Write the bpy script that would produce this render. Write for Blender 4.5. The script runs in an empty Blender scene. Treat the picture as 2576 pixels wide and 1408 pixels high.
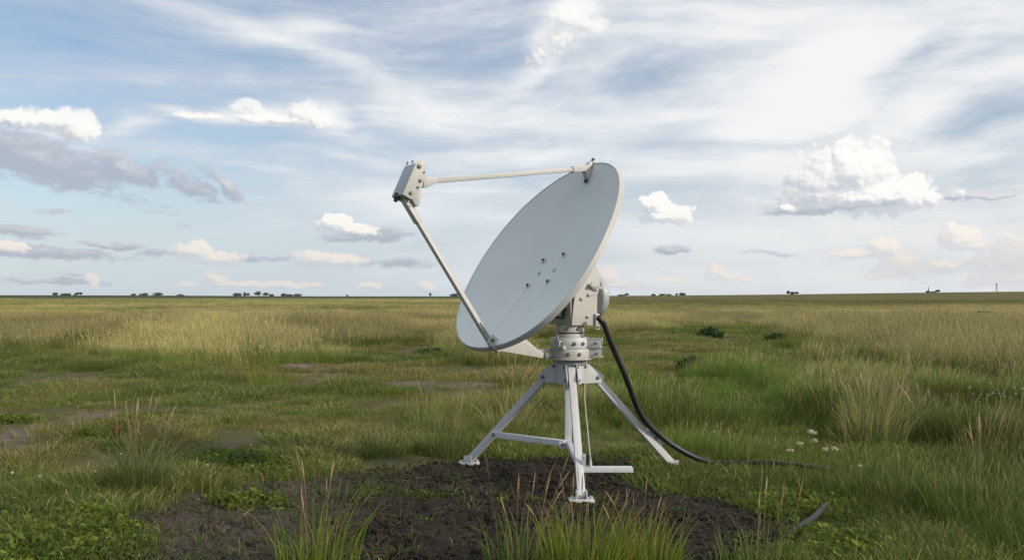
import bpy, bmesh, math, random
import numpy as np
from mathutils import Vector, Matrix

scene = bpy.context.scene
COL = scene.collection
R = math.radians

# ------------------------------------------------------------------ camera
FP = 2433.0            # focal length in photo units (frame 2576 wide)
EYE = 1.5
cam_data = bpy.data.cameras.new('camera')
cam_data.sensor_width = 36.0
cam_data.lens = 36.0 * FP / 2576.0
cam_data.shift_y = 41.0 / 2576.0
cam_data.clip_start = 0.1
cam_data.clip_end = 30000.0
cam = bpy.data.objects.new('camera', cam_data)
cam.location = (0, 0, EYE)
cam.rotation_euler = (R(90), 0, 0)
COL.objects.link(cam)
scene.camera = cam

# ------------------------------------------------------------------ exposure
scene.view_settings.view_transform = 'Standard'
scene.view_settings.look = 'None'
scene.view_settings.gamma = 1.0
scene.view_settings.exposure = 0.0
scene.view_settings.use_curve_mapping = False
scene.render.engine = 'CYCLES'
scene.cycles.use_denoising = True
scene.cycles.denoiser = 'OPENIMAGEDENOISE'
scene.cycles.denoising_input_passes = 'RGB_ALBEDO_NORMAL'
scene.cycles.denoising_prefilter = 'NONE'
scene.cycles.max_bounces = 6
scene.cycles.diffuse_bounces = 3
scene.cycles.glossy_bounces = 2
scene.cycles.transmission_bounces = 3
scene.cycles.transparent_max_bounces = 4
scene.cycles.use_adaptive_sampling = True
scene.cycles.adaptive_threshold = 0.02

# ------------------------------------------------------------------ sun
SUN_DIR = Vector((0.80, -0.42, 0.40)).normalized()       # towards the sun
sun_el = math.asin(SUN_DIR.z)
sl = bpy.data.lights.new('sun', 'SUN')
sl.energy = 3.0
sl.angle = R(4.0)
sl.color = (1.0, 0.89, 0.75)
sun = bpy.data.objects.new('sun', sl)
sun.rotation_euler = SUN_DIR.to_track_quat('Z', 'Y').to_euler()
sun.location = SUN_DIR * 60
COL.objects.link(sun)


# ------------------------------------------------------------------ node helper
class X:
    """a socket with arithmetic"""
    def __init__(s, nt, sock): s.nt, s.k = nt, sock
    def _m(s, op, *a, clamp=False):
        n = s.nt.nodes.new('ShaderNodeMath'); n.operation = op; n.use_clamp = clamp
        for i, v in enumerate((s,) + a):
            if isinstance(v, X): s.nt.links.new(v.k, n.inputs[i])
            else: n.inputs[i].default_value = v
        return X(s.nt, n.outputs[0])
    def __add__(s, o): return s._m('ADD', o)
    __radd__ = __add__
    def __sub__(s, o): return s._m('SUBTRACT', o)
    def __rsub__(s, o): return (s * -1.0) + o
    def __mul__(s, o): return s._m('MULTIPLY', o)
    __rmul__ = __mul__
    def __truediv__(s, o): return s._m('DIVIDE', o)
    def mx(s, o): return s._m('MAXIMUM', o)
    def mn(s, o): return s._m('MINIMUM', o)
    def pw(s, o): return s._m('POWER', o)
    def clamp(s): return s._m('ADD', 0.0, clamp=True)
    def sm(s, a, b, lo=0.0, hi=1.0):
        n = s.nt.nodes.new('ShaderNodeMapRange'); n.interpolation_type = 'SMOOTHSTEP'
        s.nt.links.new(s.k, n.inputs[0])
        for i, v in enumerate((a, b, lo, hi)): n.inputs[i + 1].default_value = v
        return X(s.nt, n.outputs[0])


def vec(nt, x, y, z=0.0):
    n = nt.nodes.new('ShaderNodeCombineXYZ')
    for i, v in enumerate((x, y, z)):
        if isinstance(v, X): nt.links.new(v.k, n.inputs[i])
        else: n.inputs[i].default_value = v
    return X(nt, n.outputs[0])


def sep(nt, v):
    n = nt.nodes.new('ShaderNodeSeparateXYZ'); nt.links.new(v.k, n.inputs[0])
    return [X(nt, o) for o in n.outputs]


def vop(nt, op, a, b=None, scale=None):
    n = nt.nodes.new('ShaderNodeVectorMath'); n.operation = op
    nt.links.new(a.k, n.inputs[0])
    if b is not None:
        if isinstance(b, X): nt.links.new(b.k, n.inputs[1])
        else: n.inputs[1].default_value = b
    if scale is not None: n.inputs['Scale'].default_value = scale
    return X(nt, n.outputs[0])


def noise(nt, v, scale, detail=4, rough=0.55, lac=2.0, dist=0.0, color=False, dims='3D'):
    n = nt.nodes.new('ShaderNodeTexNoise'); n.noise_dimensions = dims
    nt.links.new(v.k, n.inputs['Vector'])
    n.inputs['Scale'].default_value = scale; n.inputs['Detail'].default_value = detail
    n.inputs['Roughness'].default_value = rough; n.inputs['Lacunarity'].default_value = lac
    n.inputs['Distortion'].default_value = dist
    return X(nt, n.outputs['Color' if color else 'Fac'])


def mapping(nt, v, loc=(0, 0, 0), rot=0.0, scale=(1, 1, 1), typ='POINT'):
    n = nt.nodes.new('ShaderNodeMapping'); n.vector_type = typ
    nt.links.new(v.k, n.inputs[0])
    n.inputs[1].default_value = loc; n.inputs[2].default_value = (0, 0, rot); n.inputs[3].default_value = scale
    return X(nt, n.outputs[0])


def mix(nt, fac, a, b, mode='MIX'):
    n = nt.nodes.new('ShaderNodeMix'); n.data_type = 'RGBA'; n.blend_type = mode
    if isinstance(fac, X): nt.links.new(fac.k, n.inputs[0])
    else: n.inputs[0].default_value = fac
    for i, v in ((6, a), (7, b)):
        if isinstance(v, X): nt.links.new(v.k, n.inputs[i])
        else: n.inputs[i].default_value = tuple(v) + (1.0,) if len(v) == 3 else v
    return X(nt, n.outputs[2])


# ------------------------------------------------------------------ sky
world = bpy.data.worlds.new('World')
scene.world = world
world.use_nodes = True
wt = world.node_tree
wt.nodes.clear()


def sky_uv(u, v):
    az = math.atan((u - 1288) / FP)
    return az, (745 - v) / FP * math.cos(az)


class Frames:
    """the sky's direction plane turned by a few angles, so that a tilted cloud is an upright ellipse in one of them"""
    def __init__(self, nt, p): self.nt, self.p, self.d = nt, p, {}
    def dist(self, u, v, ru, rv, rot=0.0):
        """normalised distance from the middle of a soft ellipse; rot in degrees, positive = descending to the right"""
        a, t = sky_uv(u, v); th = R(rot)
        if rot not in self.d:
            self.d[rot] = self.p if rot == 0 else mapping(self.nt, self.p, (0, 0, 0), th)
        x = a * math.cos(th) - t * math.sin(th); y = a * math.sin(th) + t * math.cos(th)
        n = self.nt.nodes.new('ShaderNodeVectorMath'); n.operation = 'MULTIPLY_ADD'
        self.nt.links.new(self.d[rot].k, n.inputs[0])
        sx, sy = FP / ru, FP / rv
        n.inputs[1].default_value = (sx, sy, 0); n.inputs[2].default_value = (-x * sx, -y * sy, 0)
        q = self.nt.nodes.new('ShaderNodeVectorMath'); q.operation = 'LENGTH'
        self.nt.links.new(n.outputs[0], q.inputs[0])
        return X(self.nt, q.outputs['Value'])
    def blob(self, *a):
        n = self.nt.nodes.new('ShaderNodeMath'); n.operation = 'SUBTRACT'; n.use_clamp = True
        n.inputs[0].default_value = 1.0
        self.nt.links.new(self.dist(*a).k, n.inputs[1])
        return X(self.nt, n.outputs[0])


def snap(rot):
    return min((-38, -20, -10, -4, 0, 4, 8, 14, 20, 27, 38), key=lambda k: abs(k - rot))


tc = wt.nodes.new('ShaderNodeTexCoord')
dx, dy, dz = sep(wt, X(wt, tc.outputs['Generated']))
az = dx._m('ARCTAN2', dy)
hyp = (dx * dx + dy * dy + 1e-4).pw(0.5)
tel = (dz / hyp).mn(3.0).mx(-0.3)
P = vec(wt, az, tel)

sky = wt.nodes.new('ShaderNodeTexSky')
sky.sky_type = 'NISHITA'
sky.sun_disc = False
sky.sun_elevation = sun_el
sky.sun_rotation = math.atan2(SUN_DIR.x, SUN_DIR.y)
sky.air_density = 1.0
sky.dust_density = 0.6
sky.ozone_density = 2.0
sk = vop(wt, 'MULTIPLY', vop(wt, 'SCALE', X(wt, sky.outputs[0]), scale=0.125), (1.0, 0.985, 0.99))

# thin high cloud ------------------------------------------------
wv = noise(wt, mapping(wt, P, (3.1, 1.7, 0), 0, (3.0, 7.0, 1)), 1.0, 3, 0.5, color=True)
wv = vop(wt, 'SCALE', vop(wt, 'SUBTRACT', wv, (0.5, 0.5, 0.5)), scale=0.16)
wv2 = vop(wt, 'MULTIPLY', wv, (1.0, 0.42, 0.0))
Pw = vop(wt, 'ADD', P, wv2)
CIRRUS = [  # u, v, ru, rv, rot, amount
    (640, 80, 420, 85, 14, .55), (850, 160, 260, 50, 18, .30), (700, 25, 120, 50, 10, .35),
    (330, 195, 620, 60, -3, .25), (950, 225, 520, 60, 6, .22),
    (1400, 90, 210, 110, -38, .70), (1480, 40, 110, 80, -20, .45), (1340, 170, 80, 50, -30, .35),
    (1300, 295, 700, 90, 0, .42), (1060, 300, 260, 60, 0, .28), (1700, 290, 400, 90, -6, .45),
    (2030, 240, 380, 170, -20, .70), (2120, 130, 190, 120, -20, .55), (1880, 330, 260, 50, -12, .45),
    (1900, 60, 700, 150, 0, .38), (2450, 215, 330, 60, -18, .42), (2400, 40, 400, 90, -6, .25),
    (2300, 380, 520, 50, -5, .22), (1700, 420, 700, 60, 3, .34), (2300, 560, 700, 55, 0, .40),
    (650, 545, 560, 85, -2, .40), (1000, 500, 460, 60, 0, .36), (1050, 580, 460, 45, 0, .30),
    (600, 425, 150, 14, 8, .28), (820, 400, 220, 18, 8, .28), (830, 355, 160, 30, 4, .40),
    (250, 378, 120, 10, 8, .35), (1250, 410, 380, 40, -2, .28),
    (1800, 610, 500, 50, 0, .35), (2100, 690, 700, 60, 0, .28), (600, 690, 900, 50, 0, .16), (1300, 690, 500, 60, 0, .25),
    (60, 303, 130, 42, 6, .35), (175, 322, 130, 45, 12, .40), (345, 322, 90, 26, -8, .6),
    (480, 293, 130, 20, 10, .55), (625, 283, 150, 40, 6, .55), (770, 292, 95, 56, 20, .55), (700, 310, 200, 22, 4, .6),
]
HOLES = [(2280, 150, 220, 60, -30, .30), (2540, 300, 330, 70, -12, .50), (1720, 180, 260, 60, -10, .40),
         (80, 90, 380, 120, 10, .30), (1130, 110, 330, 70, 8, .30), (150, 450, 500, 90, 0, .30), (1750, 370, 300, 40, -6, .22),
         (560, 350, 330, 40, 4, .30), (2480, 420, 300, 50, -8, .25)]
FC = Frames(wt, Pw)
acc = None
for (u, v, ru, rv, rot, a) in CIRRUS:
    t_ = FC.blob(u, v, ru, rv, snap(rot))
    if rv > 60: t_ = t_ * t_
    acc = t_ * a if acc is None else t_._m('MULTIPLY_ADD', a, acc)
for (u, v, ru, rv, rot, a) in HOLES:
    acc = FC.blob(u, v, ru, rv, snap(rot))._m('MULTIPLY_ADD', -a, acc)
# general veil, heavier to the right (towards the sun)
veil = az.sm(-0.5, 0.40, 0.46, 0.84) + tel.sm(.34, .9, 0.0, .35)  # second term: cloud added overhead, out of view, to brighten the ambient light
n1 = noise(wt, mapping(wt, Pw, (1.3, 4.2, 0), R(7), (4.2, 19.0, 1)), 1.0, 6, 0.62)
n2a = noise(wt, mapping(wt, Pw, (7.3, 2.2, 0), R(9), (8.0, 62.0, 1)), 1.0, 5, 0.64)
n2b = noise(wt, mapping(wt, Pw, (3.3, 9.2, 0), R(-13), (7.0, 44.0, 1)), 1.0, 5, 0.62)
wr = az.sm(-0.05, 0.22) * tel.sm(0.10, 0.20)
n2 = n2a + (n2b - n2a) * wr
n3 = noise(wt, mapping(wt, Pw, (0, 0, 0), R(10), (16.0, 26.0, 1)), 1.0, 6, 0.64)
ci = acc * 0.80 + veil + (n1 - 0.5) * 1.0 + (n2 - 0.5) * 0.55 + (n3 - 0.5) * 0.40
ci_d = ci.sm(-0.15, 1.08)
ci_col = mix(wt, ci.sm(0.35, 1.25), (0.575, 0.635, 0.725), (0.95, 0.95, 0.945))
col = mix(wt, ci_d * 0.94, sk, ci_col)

# milky air near the horizon -------------------------------------
hz = tel.sm(-0.02, 0.17, 0.70, 0.0)
hz_col = mix(wt, az.sm(-0.4, 0.6), (0.575, 0.675, 0.76), (0.71, 0.725, 0.745))
col = mix(wt, hz, col, hz_col)

# grey low clouds ------------------------------------------------
GREY = [(90, 398, 230, 52, 13, 1.1), (20, 385, 170, 50, 5, .8), (215, 430, 150, 26, 14, .8), (315, 425, 90, 34, 28, 1.0),
        (470, 462, 100, 30, 26, .75), (575, 470, 75, 22, 38, .75), (420, 440, 60, 18, 20, .5), (230, 480, 260, 26, 12, .34),
        (65, 583, 85, 18, 4, .75), (90, 634, 210, 17, 4, .95), (20, 628, 90, 16, 0, .6), (293, 617, 80, 12, 6, .95), (390, 638, 70, 11, 0, .5),
        (950, 587, 95, 20, 2, 1.0), (870, 600, 90, 14, 0, .8), (130, 705, 170, 9, 0, .7), (180, 690, 40, 6, 4, .6),
        (1010, 662, 110, 14, 2, .6), (690, 650, 60, 11, 0, .5), (1684, 626, 40, 15, 2, 1.1), (1930, 635, 90, 7, 4, .5), (2450, 490, 200, 12, 0, 1.2),
        (2060, 521, 150, 15, -3, 1.1), (2180, 514, 150, 12, -3, .8), (640, 650, 90, 12, 0, .4), (130, 530, 60, 9, 0, .6)]
gw = noise(wt, mapping(wt, P, (9, 3, 0), 0, (1, 1.5, 1)), 20.0, 5, 0.6, color=True)
gw = vop(wt, 'SCALE', vop(wt, 'SUBTRACT', gw, (0.5, 0.5, 0.5)), scale=0.030)
Pg = vop(wt, 'ADD', P, vop(wt, 'MULTIPLY', gw, (1.0, 0.5, 0.0)))
def field_group(name, blobs, grey):
    """cloud bodies: F with its billows, G the plain bodies"""
    ng = bpy.data.node_groups.new(name, 'ShaderNodeTree')
    ng.interface.new_socket('P', in_out='INPUT', socket_type='NodeSocketVector')
    ng.interface.new_socket('F', in_out='OUTPUT', socket_type='NodeSocketFloat')
    ng.interface.new_socket('G', in_out='OUTPUT', socket_type='NodeSocketFloat')
    gi = ng.nodes.new('NodeGroupInput'); go = ng.nodes.new('NodeGroupOutput')
    p = X(ng, gi.outputs[0])
    w = noise(ng, p, 38.0 if grey else 70.0, 3, 0.6, color=True)
    w = vop(ng, 'MULTIPLY', vop(ng, 'SUBTRACT', w, (0.5, 0.5, 0.5)), (.034, .013, 0) if grey else (.016, .013, 0))
    q = vop(ng, 'ADD', p, w)
    fr = Frames(ng, q); a = None
    for b in blobs:
        u, v, ru, rv = b[:4]; rot = snap(b[4]) if len(b) > 4 else 0; amp = b[5] if len(b) > 5 else 1.0
        d = fr.dist(u, v, ru * (1.2 if grey else 1.06), rv * (1.3 if grey else 1.14), rot)
        t = d._m('MULTIPLY_ADD', -amp, amp)
        a = t if a is None else a._m('SMOOTH_MAX', t, .12)
    a = a.mx(-0.4)
    if grey:
        n1_ = noise(ng, mapping(ng, q, (2, 5, 0), R(-16), (1, 2.4, 1)), 46.0, 4, .65)
        f = a + (n1_ - .52) * 1.15
    else:
        f = a
        for sc_, am in ((55.0, .46), (125.0, .24), (270.0, .09)):
            vn = ng.nodes.new('ShaderNodeTexVoronoi'); vn.feature = 'SMOOTH_F1'; vn.voronoi_dimensions = '2D'
            vn.inputs['Scale'].default_value = sc_; vn.inputs['Smoothness'].default_value = .25
            ng.links.new(q.k, vn.inputs['Vector'])
            f = f + (X(ng, vn.outputs['Distance']) - .42) * -am
    ng.links.new(f.k, go.inputs[0]); ng.links.new(a.k, go.inputs[1])
    return ng


def field(ng, p, off=None):
    n = wt.nodes.new('ShaderNodeGroup'); n.node_tree = ng
    if off: p = vop(wt, 'ADD', p, off)
    wt.links.new(p.k, n.inputs[0])
    return X(wt, n.outputs[0]), X(wt, n.outputs[1])


gg = field_group('low_cloud_field', GREY, True)
gf, gG = field(gg, P)
goff = tel.sm(0.02, 0.14, 0.30, 1.0)
gf2, gG2 = field(gg, vec(wt, az + goff * .003, tel + goff * .011))
g_d = gf.sm(0.06, 0.50)
g_l = ((gf - gf2) * .7 + (gG - gG2) * .22 - .02).sm(0.0, 1.0)
g_col = mix(wt, g_l, (0.43, 0.465, 0.55), (0.74, 0.735, 0.755))
col = mix(wt, g_d * 0.86, col, g_col)

# bright heaped clouds -------------------------------------------
CUM = [(2148, 436, 105, 82), (2075, 452, 92, 70), (2215, 484, 100, 52), (2275, 486, 66, 44), (2060, 490, 110, 40),
       (2160, 498, 210, 36), (2255, 498, 110, 27), (2128, 402, 52, 48), (2180, 415, 50, 45), (1985, 522, 42, 14), (2310, 490, 40, 22),
       (1652, 516, 40, 30), (1698, 536, 48, 28), (1672, 546, 62, 17),
       (2420, 602, 54, 32), (2440, 616, 70, 13), (2222, 626, 44, 26), (2170, 640, 80, 12), (2262, 668, 56, 36), (2240, 690, 60, 16),
       (2545, 655, 78, 56), (2500, 668, 40, 24), (2560, 700, 120, 26), (2380, 668, 46, 16),
       (1802, 688, 30, 20), (1832, 700, 30, 11), (1870, 702, 26, 8), (1522, 696, 36, 24), (1545, 714, 50, 10),
       (488, 636, 56, 26), (535, 650, 88, 19), (788, 652, 60, 22), (852, 656, 66, 18),
       (845, 562, 52, 26), (890, 576, 62, 18), (228, 712, 20, 20), (540, 703, 30, 15), (620, 716, 200, 9), (930, 720, 40, 9), (1072, 722, 28, 13),
       (1690, 706, 40, 8), (20, 626, 60, 15), (720, 718, 90, 8),
       (148, 300, 74, 30), (195, 314, 58, 36), (60, 299, 70, 22), (768, 282, 46, 36), (800, 298, 40, 32), (628, 270, 54, 20), (690, 300, 130, 16), (500, 290, 80, 9),
       (1440, 40, 80, 44), (1400, 95, 62, 50), (1352, 140, 44, 34), (1490, 60, 50, 30)]


cg = field_group('heap_cloud_field', CUM, False)
F0, G0 = field(cg, P)
offs = tel.sm(0.02, 0.12, 0.30, 1.0)
F1, G1 = field(cg, vec(wt, az + offs * .0028, tel + offs * .0036))
_, G2 = field(cg, vec(wt, az + offs * .0170, tel + offs * .0190))
low = tel.sm(0.015, 0.10)
base = (G0 - G2)._m('MULTIPLY', 1.0).mx(-.8).mn(.8)
lit = (F0 - F1) * 1.05 + base * .62 + tel.sm(.02, .12, .30, .42)
lit = lit.sm(-0.05, 0.95)
warm = mix(wt, low, (0.88, 0.78, 0.68), (1.0, 0.985, 0.95))
shade = mix(wt, low, (0.53, 0.555, 0.625), (0.49, 0.535, 0.605))
c_col = mix(wt, lit, shade, warm)
soft = tel.sm(0.150, 0.19, 0.20, 0.62)            # the higher puffs have frayed edges
c_d = (F0 / soft).sm(0.0, 1.0) * (lit * .62 + .38 + tel.sm(.06, .11, 0.0, .30)).mn(1.0)
fade = tel.sm(0.0, 0.07, 0.55, 0.97)
puff = tel.sm(0.155, 0.20, 1.0, 0.80)          # the higher puffs are thin and let the blue through
col = mix(wt, c_d * fade * puff, col, c_col)

bg = wt.nodes.new('ShaderNodeBackground')
bg.inputs['Strength'].default_value = 1.0
wt.links.new(col.k, bg.inputs['Color'])
wo = wt.nodes.new('ShaderNodeOutputWorld')
wt.links.new(bg.outputs[0], wo.inputs['Surface'])
world.cycles.sampling_method = 'NONE'

# ------------------------------------------------------------------ numeric noise
def _hash(ix, iy, seed):
    h = (ix.astype(np.int64) * 374761393 + iy.astype(np.int64) * 668265263 + seed * 974634777) & 0xffffffff
    h = ((h ^ (h >> 13)) * 1274126177) & 0xffffffff
    h = h ^ (h >> 16)
    return (h & 0xffff) / 65535.0


def vnoise(x, y, seed=0):
    x = np.asarray(x, float); y = np.asarray(y, float)
    ix = np.floor(x); iy = np.floor(y)
    fx = x - ix; fy = y - iy
    fx = fx * fx * (3 - 2 * fx); fy = fy * fy * (3 - 2 * fy)
    a = _hash(ix, iy, seed); b = _hash(ix + 1, iy, seed)
    c = _hash(ix, iy + 1, seed); d = _hash(ix + 1, iy + 1, seed)
    return (a * (1 - fx) + b * fx) * (1 - fy) + (c * (1 - fx) + d * fx) * fy


def fbm(x, y, octv=4, seed=0, rough=0.5):
    t = 0; a = 1; n = 0
    x = np.asarray(x, float); y = np.asarray(y, float)
    for k in range(octv):
        t = t + a * vnoise(x, y, seed + k * 17); n += a
        a *= rough; x = x * 2.03 + 11.3; y = y * 2.03 + 5.7
    return t / n


def sstep(x, a, b):
    t = np.clip((np.asarray(x, float) - a) / (b - a), 0, 1)
    return t * t * (3 - 2 * t)


def gpt(u, v):
    """ground point seen at photo position (u, v)"""
    Y = EYE * FP / (v - 745.0)
    return ((u - 1288) / FP * Y, Y)


def wpt(u, v, Y):
    return Vector(((u - 1288) / FP * Y, Y, EYE - (v - 745) / FP * Y))


# ------------------------------------------------------------------ terrain shape
SOIL = np.array([(-2.75, 6.2), (-2.65, 7.0), (-2.15, 7.9), (-1.1, 8.55), (-.6, 9.0), (-.1, 9.2), (.75, 9.3), (1.25, 8.85), (1.15, 8.3), (1.22, 7.75),
                 (1.6, 7.3), (1.95, 6.9), (1.95, 6.45), (1.75, 6.0), (1.55, 5.3), (.9, 4.6), (-1.0, 4.6), (-1.7, 5.0), (-2.4, 5.4)])


def poly_sd(x, y, poly):
    """signed distance to a polygon, negative inside"""
    x = np.asarray(x, float); y = np.asarray(y, float)
    d = np.full(x.shape, 1e9); ins = np.zeros(x.shape, bool)
    n = len(poly)
    for i in range(n):
        ax, ay = poly[i]; bx, by = poly[(i + 1) % n]
        ex, ey = bx - ax, by - ay
        t = np.clip(((x - ax) * ex + (y - ay) * ey) / (ex * ex + ey * ey), 0, 1)
        d = np.minimum(d, np.hypot(x - ax - t * ex, y - ay - t * ey))
        c = ((ay > y) != (by > y)) & (x < (bx - ax) * (y - ay) / (by - ay + 1e-12) + ax)
        ins ^= c
    return np.where(ins, -d, d)


def soil_f(x, y):
    """1 on the bare dark soil, 0 on turf"""
    d = poly_sd(x, y, SOIL) + (fbm(x * 2.2, y * 2.2, 4, 5) - .5) * 0.9
    return sstep(-d, -0.10, 0.22)


BARE = [  # u, v, half-width, half-height (photo units), strength: trodden pinkish earth
    (760, 924, 70, 11, .9), (850, 946, 120, 15, .95), (930, 957, 100, 11, .75), (1090, 964, 200, 14, .8), (1270, 945, 120, 10, .6), (1000, 935, 70, 6, .5),
    (15, 1112, 95, 34, 1.4), (70, 1098, 90, 31, 1.4), (120, 1083, 86, 27, 1.4), (170, 1069, 78, 22, 1.4), (222, 1057, 72, 17, 1.3), (270, 1046, 56, 13, 1.2), (640, 1040, 120, 12, .4), (200, 960, 120, 8, .5), (40, 962, 80, 7, .4),
    (480, 1305, 130, 60, .9), (560, 1255, 200, 40, .6), (380, 1230, 80, 22, .4), (900, 1000, 300, 14, .3), (1780, 930, 120, 14, .4), (500, 1130, 200, 20, .35), (200, 1160, 150, 20, .4)]


def bare_f(x, y):
    x = np.asarray(x, float); y = np.asarray(y, float)
    f = np.zeros(x.shape)
    Y = np.maximum(y, 1.0)
    u = 1288 + FP * x / Y; v = 745 + EYE * FP / Y
    nz = (fbm(x * 1.3, y * 0.9, 4, 21) - .5) * 1.7 + (fbm(x * 5, y * 4, 3, 22) - .5) * 1.5
    for (cu, cv, ru, rv, a) in BARE:
        q = ((u - cu) / ru) ** 2 + ((v - cv) / rv) ** 2
        f = np.maximum(f, a * sstep(1.25 - q + nz * 1.4, 0.0, 0.9))
    return np.where(y < 2.0, 0.0, np.minimum(f, 1.0))


HZ_AZ = np.arctan((np.array([-9000, 0, 400, 800, 1150, 1600, 1800, 2000, 2300, 2576, 3300, 9000]) - 1288) / FP)
HZ_T = (745 - np.array([742, 742, 743, 745, 745, 743.5, 742, 740, 736, 733, 731, 742])) / FP


def terrain(x, y):
    x = np.asarray(x, float); y = np.asarray(y, float)
    r = np.hypot(x, y)
    azm = np.arctan2(x, y)
    e = np.interp(azm, HZ_AZ, HZ_T) * np.cos(np.clip(azm, -1.2, 1.2))
    s = sstep(r, 60, 1100)
    far = s * (EYE + e * np.minimum(r, 1300))
    near = 1 - sstep(r, 40, 160)
    z = far + near * ((fbm(x * .55, y * .55, 3, 3) - .5) * .10 + (fbm(x * 2.6, y * 2.6, 3, 4) - .5) * .035)
    # level pad round the mast
    pad = 1 - sstep(np.hypot((x - .48) / 1.6, (y - 7.9) / 1.7), .55, 1.1)
    return z * (1 - pad)


def mk_mesh(name, verts, quads, mat, attrs=None, smooth=True, tris=None):
    me = bpy.data.meshes.new(name)
    nv = len(verts); nq = len(quads); nt_ = 0 if tris is None else len(tris)
    me.vertices.add(nv)
    me.vertices.foreach_set('co', np.ascontiguousarray(verts, np.float32).ravel())
    me.loops.add(nq * 4 + nt_ * 3)
    li = np.concatenate([np.asarray(quads, np.int32).ravel()] + ([np.asarray(tris, np.int32).ravel()] if nt_ else []))
    me.loops.foreach_set('vertex_index', li)
    me.polygons.add(nq + nt_)
    ls = np.concatenate([np.arange(nq) * 4, nq * 4 + np.arange(nt_) * 3]).astype(np.int32)
    me.polygons.foreach_set('loop_start', ls)
    if smooth: me.polygons.foreach_set('use_smooth', np.ones(nq + nt_, bool))
    for k, a in (attrs or {}).items():
        a = np.asarray(a, np.float32)
        if a.ndim == 1:
            at = me.attributes.new(k, 'FLOAT', 'POINT'); at.data.foreach_set('value', a)
        else:
            at = me.attributes.new(k, 'FLOAT_VECTOR', 'POINT'); at.data.foreach_set('vector', a.ravel())
    me.update(calc_edges=True)
    me.validate()
    if mat: me.materials.append(mat)
    return me


def link(name, me, parent=None, loc=None):
    o = bpy.data.objects.new(name, me)
    COL.objects.link(o)
    if parent is not None: o.parent = parent
    if loc is not None: o.location = loc
    return o


def tag(o, label=None, cat=None, group=None, kind=None):
    if label: o['label'] = label
    if cat: o['category'] = cat
    if group: o['group'] = group
    if kind: o['kind'] = kind
    return o


# ------------------------------------------------------------------ materials
def new_mat(name):
    m = bpy.data.materials.new(name); m.use_nodes = True
    nt = m.node_tree; nt.nodes.clear()
    out = nt.nodes.new('ShaderNodeOutputMaterial')
    return m, nt, out


def principled(nt, out, col, rough=.6, spec=.4, metal=0.0, bump=None, bstr=.2, bdist=.01):
    b = nt.nodes.new('ShaderNodeBsdfPrincipled')
    for k, v in (('Base Color', col), ('Roughness', rough), ('Metallic', metal), ('Specular IOR Level', spec)):
        if isinstance(v, X): nt.links.new(v.k, b.inputs[k])
        elif k == 'Base Color': b.inputs[k].default_value = tuple(v) + (1,)
        else: b.inputs[k].default_value = v
    if bump is not None:
        n = nt.nodes.new('ShaderNodeBump'); n.inputs['Strength'].default_value = bstr; n.inputs['Distance'].default_value = bdist
        nt.links.new(bump.k, n.inputs['Height']); nt.links.new(n.outputs[0], b.inputs['Normal'])
    nt.links.new(b.outputs[0], out.inputs['Surface'])
    return b


def geo_pos(nt):
    return X(nt, nt.nodes.new('ShaderNodeNewGeometry').outputs['Position'])


def obj_pos(nt):
    return X(nt, nt.nodes.new('ShaderNodeTexCoord').outputs['Object'])


def attr(nt, name, typ='GEOMETRY', out='Fac'):
    n = nt.nodes.new('ShaderNodeAttribute'); n.attribute_type = typ; n.attribute_name = name
    return X(nt, n.outputs[out])


def paint(name, base, dirt=(.30, .27, .22), amount=.35, rough=.45, rust=0.0, spec=.4):
    m, nt, out = new_mat(name)
    p = obj_pos(nt)
    a = noise(nt, p, 3.5, 5, .6)
    b = noise(nt, mapping(nt, p, scale=(9, 9, 2.0)), 3.0, 5, .65)
    c = noise(nt, p, 34.0, 3, .6)
    c1 = mix(nt, a.sm(.3, .75), tuple(x * .93 for x in base), base)
    c2 = mix(nt, b.sm(.54, .80) * amount, c1, dirt)
    c3 = mix(nt, c.sm(.62, .74) * (amount * .5), c2, tuple(x * .5 for x in dirt))
    if rust:
        e = noise(nt, p, 14.0, 5, .7)
        c3 = mix(nt, e.sm(.66, .74) * rust, c3, (.16, .07, .03))
    principled(nt, out, c3, a.sm(.2, .8, rough - .08, rough + .12), spec, bump=noise(nt, p, 30, 2), bstr=.04, bdist=.004)
    return m


M = {}
M['cream'] = paint('cream_paint', (.51, .51, .485), amount=.26, rust=.04)
M['light'] = paint('pale_paint', (.58, .60, .615), amount=.32, rust=.25)
M['white'] = paint('white_paint', (.60, .615, .63), amount=.50, rust=.45)
M['steel'] = paint('galvanised_steel', (.42, .44, .46), amount=.25, rough=.38, spec=.6)
M['bolt'] = paint('bolt_steel', (.16, .155, .15), amount=.5, rough=.4, rust=.5)
M['dark'] = paint('dark_metal', (.055, .055, .056), (.12, .10, .08), amount=.25, rough=.55)
M['rubber'] = paint('black_rubber', (.014, .014, .015), (.06, .055, .05), amount=.35, rough=.42, spec=.45)
M['pipe'] = paint('grey_pipe', (.032, .035, .040), (.07, .06, .05), amount=.5, rough=.6)
M['rope'] = paint('rope', (.50, .49, .46), amount=.4, rough=.9)
M['stone'] = paint('stone', (.15, .125, .115), (.10, .09, .08), amount=.7, rough=.95)
M['pebble'] = paint('white_pebble', (.70, .69, .68), (.4, .38, .35), amount=.4, rough=.8)
M['bark'] = paint('bark', (.06, .05, .04), (.03, .03, .02), amount=.5, rough=.95)


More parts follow.
